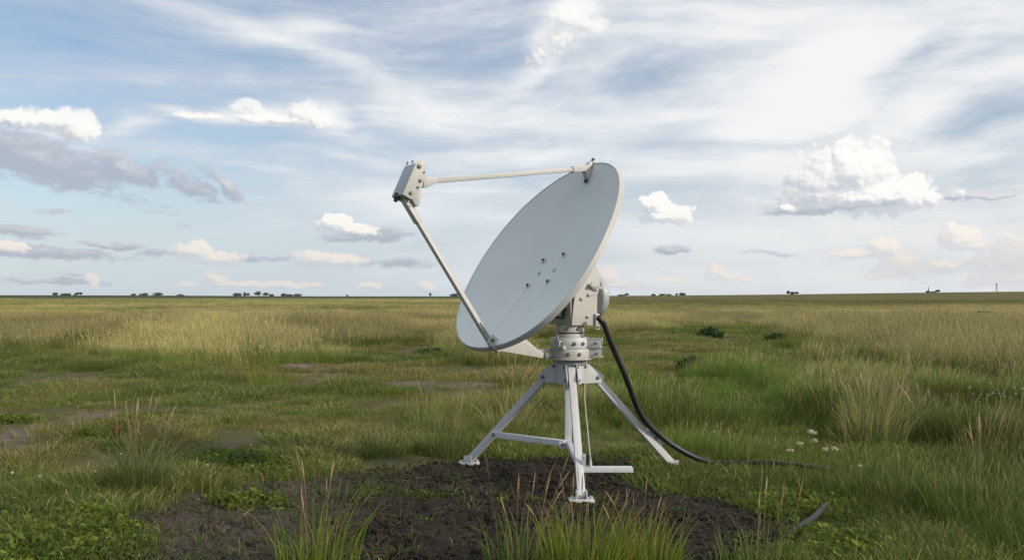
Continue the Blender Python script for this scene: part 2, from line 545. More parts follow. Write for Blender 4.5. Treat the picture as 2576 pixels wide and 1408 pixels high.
def dish_mat():
    m, nt, out = new_mat('dish_paint')
    p = obj_pos(nt)
    a = noise(nt, p, 1.6, 4, .55)
    b = noise(nt, p, 5.0, 5, .6)
    c1 = mix(nt, a.sm(.3, .7), (.595, .635, .63), (.635, .67, .66))
    c1 = mix(nt, b.sm(.55, .8) * .35, c1, (.54, .57, .535))
    # rain streaks running down the bowl from its bolts
    t = attr(nt, 'streak')
    c2 = mix(nt, t * .55, c1, (.36, .37, .36))
    c3 = mix(nt, attr(nt, 'wash') * .5, c2, (.74, .765, .77))
    principled(nt, out, c3, .48, .4, bump=noise(nt, p, 7, 2), bstr=.03, bdist=.01)
    return m


M['dish'] = dish_mat()


def ground_mat():
    m, nt, out = new_mat('ground')
    p = geo_pos(nt)
    x, y, z = sep(nt, p)
    r = (x * x + y * y).pw(.5)
    azm = x._m('ARCTAN2', y)
    f1 = noise(nt, p, 1.6, 6, .65); f2 = noise(nt, p, 9.0, 6, .7)
    f3 = noise(nt, mapping(nt, p, scale=(.02, .05, 0)), 1.0, 6, .65)
    f4 = noise(nt, mapping(nt, p, scale=(.25, .25, 0)), 1.0, 6, .7)
    turf = mix(nt, f1.sm(.35, .68), (.085, .095, .032), (.115, .095, .050))
    turf = mix(nt, f2.sm(.45, .75) * .7, turf, (.040, .036, .022))
    earth = mix(nt, f2.sm(.3, .7), (.105, .080, .060), (.195, .158, .124))
    c = mix(nt, attr(nt, 'bare'), turf, earth)
    # far meadow: straw and green in long patches, darker beyond
    straw = mix(nt, f4.sm(.35, .65), (.245, .215, .085), (.165, .175, .055))
    green = mix(nt, f4.sm(.3, .7), (.105, .125, .038), (.075, .095, .03))
    fm = mix(nt, f3.sm(.42, .62), straw, green)
    c = mix(nt, r.sm(45, 80), c, fm)
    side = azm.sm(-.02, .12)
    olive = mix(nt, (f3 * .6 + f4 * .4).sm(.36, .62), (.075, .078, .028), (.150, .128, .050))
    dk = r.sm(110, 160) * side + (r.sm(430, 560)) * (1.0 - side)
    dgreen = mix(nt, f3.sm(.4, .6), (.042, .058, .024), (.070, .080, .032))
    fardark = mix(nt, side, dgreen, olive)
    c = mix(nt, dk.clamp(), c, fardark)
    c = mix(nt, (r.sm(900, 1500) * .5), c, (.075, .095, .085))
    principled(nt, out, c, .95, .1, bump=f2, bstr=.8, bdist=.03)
    return m


M['ground'] = ground_mat()


def soil_mat():
    m, nt, out = new_mat('dark_soil')
    p = geo_pos(nt)
    a = noise(nt, p, 3.0, 5, .6); b = noise(nt, p, 26.0, 6, .7); c = noise(nt, p, 90.0, 4, .7)
    col = mix(nt, a.sm(.3, .7), (.018, .0140, .0112), (.034, .0262, .0202))
    col = mix(nt, b.sm(.52, .78) * .6, col, (.042, .034, .028))
    col = mix(nt, c.sm(.64, .74) * .7, col, (.085, .07, .056))
    x, y, z = sep(nt, p)
    grey = (x * -1.0 + (a - .5) * 1.4).sm(.7, 2.0)
    col = mix(nt, grey * .75, col, mix(nt, b.sm(.3, .7), (.060, .050, .043), (.105, .088, .076)))
    principled(nt, out, col, .9, .2, bump=b * .7 + c * .3, bstr=1.0, bdist=.02)
    return m


M['soil'] = soil_mat()


def grass_mat(name, straw=(.33, .245, .115), trans=.28):
    """colour from each clump's own tint; dry blades and dry tips are straw coloured"""
    m, nt, out = new_mat(name)
    tint = attr(nt, 'tint', 'INSTANCER', 'Color')
    dry = attr(nt, 'dry', 'INSTANCER')
    h = attr(nt, 'h'); rnd = attr(nt, 'rnd'); sd = attr(nt, 'seed')
    k = ((dry * 1.4 - 0.20 + (rnd - .5) * .8) + (h - .62) * (dry * 2.4 + .1)).sm(.15, .75)
    k = k.mx(sd)
    g = mix(nt, rnd, mix(nt, 1.0, tint, (.70, .74, .62), 'MULTIPLY'), mix(nt, 1.0, tint, (1.30, 1.24, 1.25), 'MULTIPLY'))
    st = mix(nt, rnd, tuple(x * .72 for x in straw), tuple(x * 1.18 for x in straw))
    tg = sep(nt, tint)[1]
    st = vop(nt, 'MULTIPLY', st, vec(nt, tg * 3.6 + .28, tg * 3.6 + .30, tg * 3.2 + .30))
    c = mix(nt, k, g, st)
    grass_bsdf(nt, out, c, trans)
    return m


def grass_bsdf(nt, out, c, trans=.28):
    b = nt.nodes.new('ShaderNodeBsdfPrincipled')
    nt.links.new(c.k, b.inputs['Base Color'])
    b.inputs['Roughness'].default_value = .55; b.inputs['Specular IOR Level'].default_value = .25
    t = nt.nodes.new('ShaderNodeBsdfTranslucent'); nt.links.new(c.k, t.inputs[0])
    ms = nt.nodes.new('ShaderNodeMixShader'); ms.inputs[0].default_value = trans
    nt.links.new(b.outputs[0], ms.inputs[1]); nt.links.new(t.outputs[0], ms.inputs[2])
    nt.links.new(ms.outputs[0], out.inputs['Surface'])


M['grass'] = grass_mat('grass_blades', (.47, .405, .185), .42)


def plant_mat(name, lo, hi, tip=None, tipk=.8, trans=.25):
    m, nt, out = new_mat(name)
    rnd = attr(nt, 'rnd'); h = attr(nt, 'h')
    c = mix(nt, rnd, lo, hi)
    if tip:
        c = mix(nt, (h + (rnd - .5) * .7).sm(.30, 1.0) * tipk, c, tip)
    grass_bsdf(nt, out, c, trans)
    return m


# ------------------------------------------------------------------ ground sheet
def ground():
    fr = np.radians(np.arange(-46, 46.01, .25))
    bk = np.radians(np.concatenate([np.arange(-180, -46, 4.0), np.arange(48, 180, 4.0)]))
    azs = np.sort(np.concatenate([fr, bk]))
    rs = [0.6]
    while rs[-1] < 9000:
        q = rs[-1]
        k = 1.05 if q < 4 else (1.0085 if q < 40 else (1.015 if q < 300 else 1.03))
        rs.append(q * k)
    rs = np.array(rs)
    A, Rr = np.meshgrid(azs, rs)
    x = Rr * np.sin(A); y = Rr * np.cos(A)
    z = terrain(x, y)
    sf = soil_f(x, y)
    z = z - .05 * sf
    na, nr = len(azs), len(rs)
    i = np.arange(nr - 1)[:, None] * na; j = np.arange(na)[None, :]; jn = (j + 1) % na
    q = np.stack([i + j, i + na + j, i + na + jn, i + jn], -1).reshape(-1, 4)[:, ::-1]
    v = np.stack([x, y, z], -1).reshape(-1, 3)
    c = len(v)
    v = np.vstack([v, [[0, 0, 0]]])
    tris = np.stack([np.full(na, c), (np.arange(na) + 1) % na, np.arange(na)], 1)
    b = np.append(bare_f(x, y).ravel(), 0)
    me = mk_mesh('ground', v, q, M['ground'], {'bare': b}, tris=tris)
    tag(link('ground', me), 'flat grassland sheet under the meadow', kind='structure')
    # the bare soil under the stand
    xs = np.arange(-3.0, 2.8, .016); ys = np.arange(4.3, 10.0, .018)
    gx, gy = np.meshgrid(xs, ys)
    sf = soil_f(gx, gy)
    cl = (fbm(gx * 9, gy * 9, 5, 31, .66) - .5) * .075 + (fbm(gx * 2, gy * 2, 3, 32) - .5) * .05
    lum = np.maximum(0, fbm(gx * 22, gy * 22, 2, 33) - .60) * .09
    gz = terrain(gx, gy) - .075 + .075 * sf + (cl + lum) * sf * (1 - .75 * (1 - sstep(np.hypot((gx - .48) / 1.3, (gy - 7.9) / 1.3), .2, .9)) * 0)
    nx, ny = len(xs), len(ys)
    i = np.arange(ny - 1)[:, None] * nx; j = np.arange(nx - 1)[None, :]
    q = np.stack([i + j, i + j + 1, i + nx + j + 1, i + nx + j], -1).reshape(-1, 4)
    keep = (sf.ravel()[q] > .02).any(1)
    me = mk_mesh('soil', np.stack([gx, gy, gz], -1).reshape(-1, 3), q[keep], M['soil'])
    o = link('soil', me)
    tag(o, 'patch of bare dark crumbly soil under the tripod', kind='structure')


ground()

# ------------------------------------------------------------------ shape helpers
def bm_mesh(name, bm, mat, parent, bevel=0.0, smooth_angle=35):
    bmesh.ops.remove_doubles(bm, verts=bm.verts, dist=1e-6)
    bmesh.ops.recalc_face_normals(bm, faces=bm.faces)
    if bevel:
        es = [e for e in bm.edges if len(e.link_faces) == 2 and e.calc_face_angle(0) > R(50)]
        try:
            bmesh.ops.bevel(bm, geom=es, offset=bevel, segments=2, profile=.6, affect='EDGES', clamp_overlap=True)
        except Exception:
            pass
    for e in bm.edges:
        if len(e.link_faces) == 2: e.smooth = e.calc_face_angle(0) < R(smooth_angle)
    for f in bm.faces: f.smooth = True
    me = bpy.data.meshes.new(name); bm.to_mesh(me); bm.free()
    me.materials.append(mat)
    return link(name, me, parent)


def add_box(bm, c, ax, ay, az_, sx, sy, sz):
    c = Vector(c); ax, ay, az_ = (Vector(a).normalized() for a in (ax, ay, az_))
    vs = []
    for k in (-1, 1):
        for i, j in ((-1, -1), (1, -1), (1, 1), (-1, 1)):
            vs.append(bm.verts.new(c + ax * (i * sx / 2) + ay * (j * sy / 2) + az_ * (k * sz / 2)))
    for f in ((0, 3, 2, 1), (4, 5, 6, 7), (0, 1, 5, 4), (1, 2, 6, 5), (2, 3, 7, 6), (3, 0, 4, 7)):
        bm.faces.new([vs[i] for i in f])


def add_bar(bm, p, q, w, h, up=(0, 0, 1)):
    p, q, up = Vector(p), Vector(q), Vector(up)
    d = (q - p).normalized(); s = d.cross(up).normalized(); u = s.cross(d)
    add_box(bm, (p + q) / 2, d, s, u, (q - p).length, w, h)


def add_lathe(bm, prof, o, axis, seg=32, caps=True, ref=None):
    """prof = [(distance along axis, radius)]"""
    o, axis = Vector(o), Vector(axis).normalized()
    r = Vector(ref) if ref else (Vector((0, 0, 1)) if abs(axis.z) < .9 else Vector((1, 0, 0)))
    e = axis.cross(r).normalized(); g = axis.cross(e)
    rings = []
    for (t, rad) in prof:
        if rad < 1e-5:
            rings.append([bm.verts.new(o + axis * t)])
        else:
            rings.append([bm.verts.new(o + axis * t + (e * math.cos(2 * math.pi * k / seg) + g * math.sin(2 * math.pi * k / seg)) * rad) for k in range(seg)])
    for a, b in zip(rings, rings[1:]):
        for k in range(seg):
            k2 = (k + 1) % seg
            if len(a) == 1 and len(b) == 1: continue
            if len(a) == 1: bm.faces.new((a[0], b[k], b[k2]))
            elif len(b) == 1: bm.faces.new((a[k], b[0], a[k2]))
            else: bm.faces.new((a[k], b[k], b[k2], a[k2]))
    if caps:
        for rg in (rings[0], rings[-1]):
            if len(rg) > 2: bm.faces.new(rg)


def add_cyl(bm, p, q, r, seg=20, r2=None):
    p, q = Vector(p), Vector(q)
    add_lathe(bm, [(0, r), ((q - p).length, r if r2 is None else r2)], p, q - p, seg)


def add_prism(bm, pts, n, t0, t1):
    """planar outline (3D points) given thickness from t0 to t1 along n"""
    n = Vector(n).normalized()
    a = [bm.verts.new(Vector(p) + n * t0) for p in pts]
    b = [bm.verts.new(Vector(p) + n * t1) for p in pts]
    k = len(pts)
    bm.faces.new(a[::-1]); bm.faces.new(b)
    for i in range(k):
        j = (i + 1) % k
        bm.faces.new((a[i], a[j], b[j], b[i]))


def add_tube(bm, pts, rads, seg=12):
    pts = [Vector(p) for p in pts]
    prev = None; rings = []
    for i, p in enumerate(pts):
        d = (pts[min(i + 1, len(pts) - 1)] - pts[max(i - 1, 0)]).normalized()
        if prev is None:
            prev = d.cross(Vector((0.3, 1, .2))).normalized()
        e = (prev - d * prev.dot(d)).normalized(); prev = e
        g = d.cross(e)
        r = rads[i] if hasattr(rads, '__len__') else rads
        rings.append([bm.verts.new(p + (e * math.cos(2 * math.pi * k / seg) + g * math.sin(2 * math.pi * k / seg)) * r) for k in range(seg)])
    for a, b in zip(rings, rings[1:]):
        for k in range(seg):
            bm.faces.new((a[k], b[k], b[(k + 1) % seg], a[(k + 1) % seg]))
    bm.faces.new(rings[0][::-1]); bm.faces.new(rings[-1])


def spline(pts, n=12):
    pts = [Vector(p) for p in pts]; out = []
    P_ = [pts[0] * 2 - pts[1]] + pts + [pts[-1] * 2 - pts[-2]]
    for i in range(1, len(P_) - 2):
        a, b, c, d = P_[i - 1:i + 3]
        for k in range(n):
            t = k / n
            out.append(.5 * ((2 * b) + (c - a) * t + (2 * a - 5 * b + 4 * c - d) * t * t + (3 * b - a - 3 * c + d) * t ** 3))
    out.append(pts[-1])
    return out


# ------------------------------------------------------------------ the satellite antenna
AX = Vector((0.48, 8.03, 0.0))                        # mast axis on the ground
root = bpy.data.objects.new('satellite_antenna', None)
COL.objects.link(root)
root.location = AX
tag(root, 'pale grey satellite dish with offset feed box standing on a white tripod', 'satellite dish')

DC = Vector((0.1829, 7.85, 1.834))                    # centre of the rim plane
DN = Vector((-0.71847, -0.40216, 0.56752)).normalized()   # where the dish looks
E1 = Vector((0.48843, -0.87260, 0.0)).normalized()    # across the dish, towards the viewer's right
E2 = DN.cross(E1).normalized()                        # up the dish
HF = Vector((-0.8726, -0.48843, 0.0)).normalized()    # heading of the dish
Z = Vector((0, 0, 1))
RC = np.array([9.194e-01, -5e-4, 2e-3, -6.6e-3, -1.62e-2, -1.09e-2, -1.04e-2])
DEPTH = .155


def rim_r(t):
    return float(RC[0] + sum(RC[1 + 2 * i] * math.cos(k * t) + RC[2 + 2 * i] * math.sin(k * t) for i, k in enumerate((2, 3, 4))))


def L(p):
    return Vector(p) - AX


def ray_plane(u, v, p0, n):
    d = Vector(((u - 1288) / FP, 1.0, -(v - 745) / FP)); o = Vector((0, 0, EYE))
    return o + d * ((Vector(p0) - o).dot(n) / d.dot(n))


def dish_pt(e1, e2, lift=0.0):
    """point of the bowl above in-plane coordinates"""
    t = math.atan2(e2, e1); k = math.hypot(e1, e2) / rim_r(t)
    return DC + E1 * e1 + E2 * e2 + DN * (-DEPTH * (1 - k * k) + lift)


def ray_dish(u, v):
    o = Vector((0, 0, EYE)); d = Vector(((u - 1288) / FP, 1.0, -(v - 745) / FP))
    lo = (DC - o).dot(DN) / d.dot(DN); t = lo
    for _ in range(40):
        q = o + d * t - DC
        k = math.hypot(q.dot(E1), q.dot(E2)) / rim_r(math.atan2(q.dot(E2), q.dot(E1)))
        g = q.dot(DN) + DEPTH * (1 - k * k)
        t += g / -d.dot(DN) * .8
    q = o + d * t - DC
    return q.dot(E1), q.dot(E2)


BOLTS = [ray_dish(*p) for p in ((1330, 719), (1380, 709), (1369, 656), (1420, 641))]
HOLES_D = [ray_dish(*p) for p in ((1357, 688), (1395, 680))]

# reflector: the bowl with its back sheet
NS, NR = 144, 40
verts = []; stv = []; wsh = []
for j in range(NR + 1):
    k = j / NR
    for i in range(NS):
        t = 2 * math.pi * i / NS; r = rim_r(t) * k
        e1, e2 = r * math.cos(t), r * math.sin(t)
        verts.append(L(DC + E1 * e1 + E2 * e2 + DN * (-DEPTH * (1 - k * k))))
        s = 0.0
        for (bx, by) in BOLTS[:2]:
            if e2 < by - .01:
                q = by - e2
                ctr = bx + .10 * q
                s = max(s, math.exp(-((e1 - ctr) / (.011 + .012 * q)) ** 2) * max(0, 1 - q / .75) * .8)
        w_ = math.exp(-((e1 - .02 - .22 * e2 + .10) / .05) ** 2) * max(0, min(1, (-.15 - e2) * 3)) * max(0, 1 - (-.15 - e2) / .7)
        stv.append(s); wsh.append(w_)
n0 = len(verts)
for j in range(NR + 1):
    k = j / NR
    for i in range(NS):
        t = 2 * math.pi * i / NS; r = (rim_r(t) + .004) * k
        verts.append(L(DC + E1 * r * math.cos(t) + E2 * r * math.sin(t) + DN * (-DEPTH * (1 - k * k) - .012)))
        stv.append(0); wsh.append(0)
quads = []
for j in range(NR):
    for i in range(NS):
        a, b = j * NS + i, j * NS + (i + 1) % NS
        quads.append((a, b, b + NS, a + NS))
        quads.append((n0 + a, n0 + a + NS, n0 + b + NS, n0 + b))
me = mk_mesh('reflector', np.array([tuple(v) for v in verts]), np.array(quads), M['dish'], {'streak': np.array(stv), 'wash': np.array(wsh)})
reflector = link('reflector', me, root)
# rim: rolled edge with a deep skirt behind it
bm = bmesh.new()
RP = [(.000, -.004), (.0045, .000), (.003, .006), (-.006, .010), (-.028, .011), (-.034, .015), (-.039, .014), (-.039, .004), (-.025, -.002)]   # (along DN, outwards)
rows = []
for i in range(NS):
    t = 2 * math.pi * i / NS; r = rim_r(t)
    rd = E1 * math.cos(t) + E2 * math.sin(t)
    rows.append([bm.verts.new(L(DC + rd * (r + o) + DN * a)) for (a, o) in RP])
for i in range(NS):
    a, b = rows[i], rows[(i + 1) % NS]
    for k in range(len(RP)):
        k2 = (k + 1) % len(RP)
        bm.faces.new((a[k], b[k], b[k2], a[k2]))
bm_mesh('rim', bm, M['cream'], reflector, smooth_angle=50)


def add_bolt(bm, p, n, r=.011, h=.010, washer=1.9):
    p, n = Vector(p), Vector(n).normalized()
    w = max(washer, 1.02)
    add_lathe(bm, [(0, r * w), (.003, r * w), (.0032, r), (h + .003, r), (h + .0045, r * .8)], p, n, 10)


for (bx, by) in BOLTS:                                    # plate washers with a bolt head
    bm = bmesh.new()
    add_lathe(bm, [(0, .027), (.005, .026), (.008, .020), (.0085, .0115)], L(dish_pt(bx, by, .001)), DN, 20)
    bo = bm_mesh('washer', bm, M['cream'], reflector)
    bm = bmesh.new()
    add_lathe(bm, [(.0086, .0110), (.021, .011), (.023, .008)], L(dish_pt(bx, by, .001)), DN, 8)
    bm_mesh('bolt', bm, M['dark'], reflector)
for i, (bx, by) in enumerate(HOLES_D):                    # two open bosses
    bm = bmesh.new()
    add_lathe(bm, [(.001, .020), (.006, .019), (.006, .012), (.001, .011)], L(dish_pt(bx, by)), DN, 18, caps=False)
    bm_mesh('boss', bm, M['cream'] if i else M['steel'], reflector)

# ---- feed box at the focus
FP0 = DC + E1 * .115


def fe(cu, cv, p0=FP0):
    """outline point of the feed box side, in the plane across the dish"""
    return L(ray_plane(954.7 + .2127 * cu, 374.4 + .2127 * cv, p0, E1))


bm = bmesh.new()
outl = [fe(*p) for p in ((432, 168), (272, 538), (385, 600), (440, 560), (478, 480), (520, 350), (530, 250), (500, 160))]
add_prism(bm, outl, E1, -.225, -.002)
feed = bm_mesh('feed_box', bm, M['steel'], root, bevel=.010)
bm = bmesh.new()
outl = [fe(*p) for p in ((425, 165), (448, 147), (478, 135), (510, 130), (535, 148), (546, 180), (545, 230), (530, 290), (524, 340), (500, 455), (470, 486), (430, 560), (387, 606), (330, 575), (268, 540))]
add_prism(bm, outl, E1, 0, .010)
side = bm_mesh('side_plate', bm, M['cream'], feed, bevel=.003)
for (cu, cv, r) in ((462, 212, .013), (474, 380, .010), (447, 457, .007), (362, 527, .011), (522, 280, .005)):
    bm = bmesh.new(); add_bolt(bm, fe(cu, cv) + E1 * .010, E1, r, .007, 1.5)
    bm_mesh('bolt', bm, M['bolt'], feed)
bm = bmesh.new()                                           # dark cable gland under the box
c_ = fe(262, 600) - E1 * .12
gdir = (fe(240, 660) - fe(290, 530)).normalized()
add_lathe(bm, [(-.06, .026), (-.016, .026), (-.014, .016), (.004, .016), (.006, .009)], c_, gdir, 16)
bm_mesh('cable_gland', bm, M['dark'], feed)
t_ = fe(430, 168)                                          # hooks on the top edge
for k in (.07, .17):
    bm = bmesh.new()
    add_tube(bm, [t_ - E1 * k, t_ - E1 * k + Z * .018, t_ - E1 * (k - .012) + Z * .026, t_ - E1 * (k - .022) + Z * .014], .004, 6)
    bm_mesh('hook', bm, M['dark'], feed)
bm = bmesh.new()                                           # horn flap below, towards the dish
add_prism(bm, [fe(*p) for p in ((398, 606), (440, 548), (474, 486), (512, 480), (492, 640), (474, 678), (440, 672))], E1, -.10, -.012)
bm_mesh('feed_horn', bm, M['cream'], root, bevel=.006)

# ---- feed arms
ARM0 = DC + E1 * .05


def fa(cu, cv): return fe(cu, cv, ARM0)


top_end = DC + E1 * .045 + E2 * .858 + DN * .035
a0 = fa(655, 381)
bm = bmesh.new()
add_prism(bm, [fa(*p) for p in ((505, 338), (540, 332), (664, 350), (668, 408), (560, 456), (500, 462))], E1, -.032, .032)
upper = None
bm2 = bmesh.new()
add_bar(bm2, fa(645, 380), L(top_end), .040, .036, DN)
upper = bm_mesh('feed_arm', bm2, M['cream'], root, bevel=.004)
bm_mesh('arm_socket', bm, M['cream'], upper, bevel=.004)
bm = bmesh.new()                                           # fork that grips the rim
d_ = (top_end - (fa(645, 380) + AX)).normalized()
pe = top_end
rim_top = DC + E1 * .045 + E2 * (rim_r(math.pi / 2) + .012)
add_bar(bm, L(pe - d_ * .13), L(pe + d_ * .012), .056, .05, DN)
add_prism(bm, [L(pe - d_ * .01 + E2 * .03), L(pe + d_ * .02 - DN * .0 - E2 * .05), L(dish_pt(.045, .79, .004)), L(dish_pt(.045, .86, .004)), L(rim_top + DN * .012), L(rim_top + DN * .03)], E1, -.028, .028)
add_box(bm, L(rim_top + DN * -.02 + E2 * .012), E1, DN, E2, .05, .075, .010)
br = bm_mesh('rim_bracket', bm, M['cream'], upper, bevel=.003)
for p_, n_, a_ in ((L(rim_top + DN * .012 + E2 * .018), E2, (.012, .022, 0)), (L(dish_pt(.05, .775, .012)), DN, (.013, .016, 1.5))):
    bm = bmesh.new(); add_bolt(bm, p_, n_, *a_); bm_mesh('bolt', bm, M['dark'], upper)

low_end = DC + E1 * .205 + E2 * -.868 + DN * .012
b0 = fa(330, 650); b1 = fa(402, 765)
bm = bmesh.new()
add_bar(bm, b0, L(low_end), .040, .036, DN)
lower = bm_mesh('feed_arm', bm, M['cream'], root, bevel=.004)
dl = (L(low_end) - b0).normalized()
bm = bmesh.new()
add_bar(bm, b0 - dl * .04, b0 + dl * .16, .052, .048, DN)
add_lathe(bm, [(-.034, .012), (.034, .012)], b0 + dl * .02, E1, 12)
bm_mesh('arm_socket', bm, M['cream'], lower, bevel=.004)
bm = bmesh.new()
rb = DC + E1 * .215 + E2 * -(rim_r(math.atan2(-.88, .215)) * .972 + .004)
add_bar(bm, L(low_end) - dl * .20, L(low_end) - dl * .02, .070, .012, DN)
add_box(bm, L(rb + DN * -.012 - E2 * .008), E1, DN, E2, .062, .085, .012)
add_box(bm, L(rb + DN * .040 + E2 * .03 + E1 * .026), E1, DN, E2, .010, .07, .075)
bm_mesh('rim_bracket', bm, M['cream'], lower, bevel=.003)
for p_, n_, a_ in ((L(rb + DN * .05 + E2 * .03 + E1 * .031), E1, (.012, .018, 1.3)), (L(rb + DN * .02 - E2 * .016), -E2, (.010, .014, 1.4))):
    bm = bmesh.new(); add_bolt(bm, p_, n_, *a_); bm_mesh('bolt', bm, M['bolt'], lower)

# ---- mount head: yoke of two cheeks on a base, pivot hub behind the bowl
def he(cu, cv, off=.15, p=None):
    return L(ray_plane(1310.4 + .2394 * cu, 655.2 + .2394 * cv, AX + E1 * off, E1))


bm = bmesh.new()
cheek = [he(*p) for p in ((534, 680), (553, 480), (580, 290), (600, 180), (640, 90), (700, 20), (760, 10), (800, 60), (826, 150), (832, 230), (824, 300), (803, 365), (800, 680))]
add_prism(bm, cheek, E1, -.012, 0)
add_prism(bm, [p - E1 * .288 for p in cheek], E1, -.012, 0)
zb = 1.263
fx = (cheek[0] + AX - AX).dot(HF)                          # heading distance of the front edge
add_box(bm, L(AX + HF * (fx - .125) + E1 * -.081 + Z * (zb + .012)), HF, E1, Z, .245, .435, .022)
add_box(bm, L(AX + HF * (fx - .251) + E1 * -.006 + Z * (zb + .16)), HF, E1, Z, .012, .275, .30)
# front wall, notched for the jack
wall = [AX + HF * (fx - .004) + E1 * e + Z * (zb + h) for e, h in ((.136, .024), (.136, .30), (.10, .27), (.07, .115), (-.02, .085), (-.12, .095), (-.20, .135), (-.298, .12), (-.298, .024))]
add_prism(bm, [L(p) for p in wall], HF, -.005, .005)
add_prism(bm, [L(AX + HF * x + E1 * -.292 + Z * z) for x, z in ((fx - .010, zb + .024), (fx - .010, zb + .115), (fx - .20, zb + .09), (fx - .24, zb + .024))], E1, -.005, .005)
head = bm_mesh('mount_head', bm, M['cream'], root, bevel=.003)
for (cu, cv, r) in ((635, 402, .013), (699, 588, .012), (712, 360, .013), (735, 255, .010)):
    bm = bmesh.new(); add_bolt(bm, he(cu, cv) + E1 * .001, E1, r, .010, 1.4)
    bm_mesh('bolt', bm, M['steel'], head)
bm = bmesh.new()                                           # elevation lock lever
p = he(720, 265)
add_cyl(bm, p, p + E1 * .045, .014, 14); add_bar(bm, p + E1 * .035, p + E1 * .035 + Z * .03 - HF * .01, .02, .012, E1)
add_bar(bm, p + E1 * .02 + HF * .005, p + E1 * .05 - HF * .10 - Z * .02, .024, .010, E1)
bm_mesh('lock_lever', bm, M['steel'], head, bevel=.002)
bm = bmesh.new()
p = he(715, 360); add_bar(bm, p + E1 * .006, p + E1 * .006 - HF * .075 + Z * .018, .006, .024, Z)
bm_mesh('scale_plate', bm, M['cream'], head, bevel=.001)
bm = bmesh.new()                                           # cable clamp at the lower corner
p = he(778, 640)
add_box(bm, p + E1 * .012 - HF * .012, HF, E1, Z, .035, .026, .13)
add_box(bm, p + E1 * .020 - HF * .035 + Z * .005, HF, E1, Z, .03, .03, .045)
cc = bm_mesh('cable_clamp', bm, M['light'], head, bevel=.004)
for dz in (-.045, .045):
    bm = bmesh.new(); add_bolt(bm, p + E1 * .024 - HF * .012 + Z * dz, E1, .008, .008, 1.3); bm_mesh('bolt', bm, M['bolt'], cc)
# hub between bowl and yoke
bm = bmesh.new()
back = DC - DN * (DEPTH + .005)
add_lathe(bm, [(0, .30), (.02, .30), (.05, .17), (.14, .15), (.17, .15)], L(back), -DN, 36)
for s in (-.09, .09):
    add_prism(bm, [L(back - DN * .03 + E2 * .25 + E1 * s), L(back - DN * .03 - E2 * .26 + E1 * s), L(back - DN * .20 - E2 * .20 + E1 * s), L(back - DN * .27 + E2 * .06 + E1 * s)], E1, -.006, .006)
bm_mesh('pivot_hub', bm, M['cream'], root, bevel=.002)
bm = bmesh.new()                                           # elevation jack behind the bowl
jp = AX + HF * .10 + Z * (zb + .10)
jq = back - DN * .02 - E2 * .30
add_cyl(bm, L(jp), L(jp + (jq - jp) * .55), .040, 18); add_cyl(bm, L(jp + (jq - jp) * .5), L(jq), .024, 14)
add_box(bm, L(jp + (jq - jp) * .2), (jq - jp).normalized(), E1, (jq - jp).cross(E1), .16, .12, .09)
bm_mesh('elevation_jack', bm, M['dark'], root, bevel=.003)
# motor drum on the back of the yoke
bm = bmesh.new()
dr = AX - HF * .215 + Z * 1.503
add_lathe(bm, [(-.10, .10), (-.03, .10), (.0, .172), (.008, .177), (.055, .177), (.066, .170), (.085, .135), (.100, .08), (.106, 0)], L(dr), -HF, 48)
bm_mesh('motor_drum', bm, M['steel'], root, smooth_angle=40)

# ---- azimuth stack on the mast
def ring(name, z0, z1, r, mat, bev=.003, seg=44):
    bm = bmesh.new(); add_lathe(bm, [(z0, r), (z1, r)], (0, 0, 0), Z, seg)
    return bm_mesh(name, bm, mat, root, bevel=bev)


cl = ring('collar', 1.203, 1.262, .122, M['cream'])
for a in (-60, -105, 20):
    bm = bmesh.new(); n = Vector((math.cos(R(a)), math.sin(R(a)), 0)); add_bolt(bm, n * .121 + Z * 1.232, n, .011, .012, 1.4)
    bm_mesh('bolt', bm, M['bolt'], cl)
ring('bearing', 1.192, 1.203, .108, M['dark'], 0)
ring('collar', 1.160, 1.192, .117, M['cream'])


def clamp_ring(z0, z1, r, lugs, bolts, mat):
    bm = bmesh.new()
    add_lathe(bm, [(z0, r - .004), (z0 + .006, r), (z1 - .006, r), (z1, r - .004)], (0, 0, 0), Z, 48)
    c = bm_mesh('clamp_ring', bm, mat, root, smooth_angle=50)
    for (ang, rr, w, dpt, gap) in lugs:
        bm = bmesh.new(); n = Vector((math.cos(R(ang)), math.sin(R(ang)), 0)); t = Z.cross(n)
        h = z1 - z0 - .008
        zc = (z0 + z1) / 2
        for s in (-1, 1):
            add_box(bm, n * (r - .03 + rr / 2) + t * (s * (gap + dpt) / 2) + Z * zc, n, t, Z, rr + .05, dpt, h)
        add_box(bm, n * (r - .03 + rr + .02) + Z * (zc - h * .5 + .006), n, t, Z, .03, gap + .01, .010)
        lug = bm_mesh('clamp_lug', bm, mat, c, bevel=.004)
        bm = bmesh.new()
        add_cyl(bm, n * (r + rr * .62) - t * (gap / 2 + dpt + .014) + Z * zc, n * (r + rr * .62) + t * (gap / 2 + dpt + .014) + Z * zc, .010, 8)
        bm_mesh('clamp_bolt', bm, M['bolt'], lug)
    for ang in bolts:
        bm = bmesh.new(); n = Vector((math.cos(R(ang)), math.sin(R(ang)), 0)); add_bolt(bm, n * r + Z * ((z0 + z1) / 2 - .004), n, .011, .012, 1.5)
        bm_mesh('bolt', bm, M['bolt'], c)
    return c


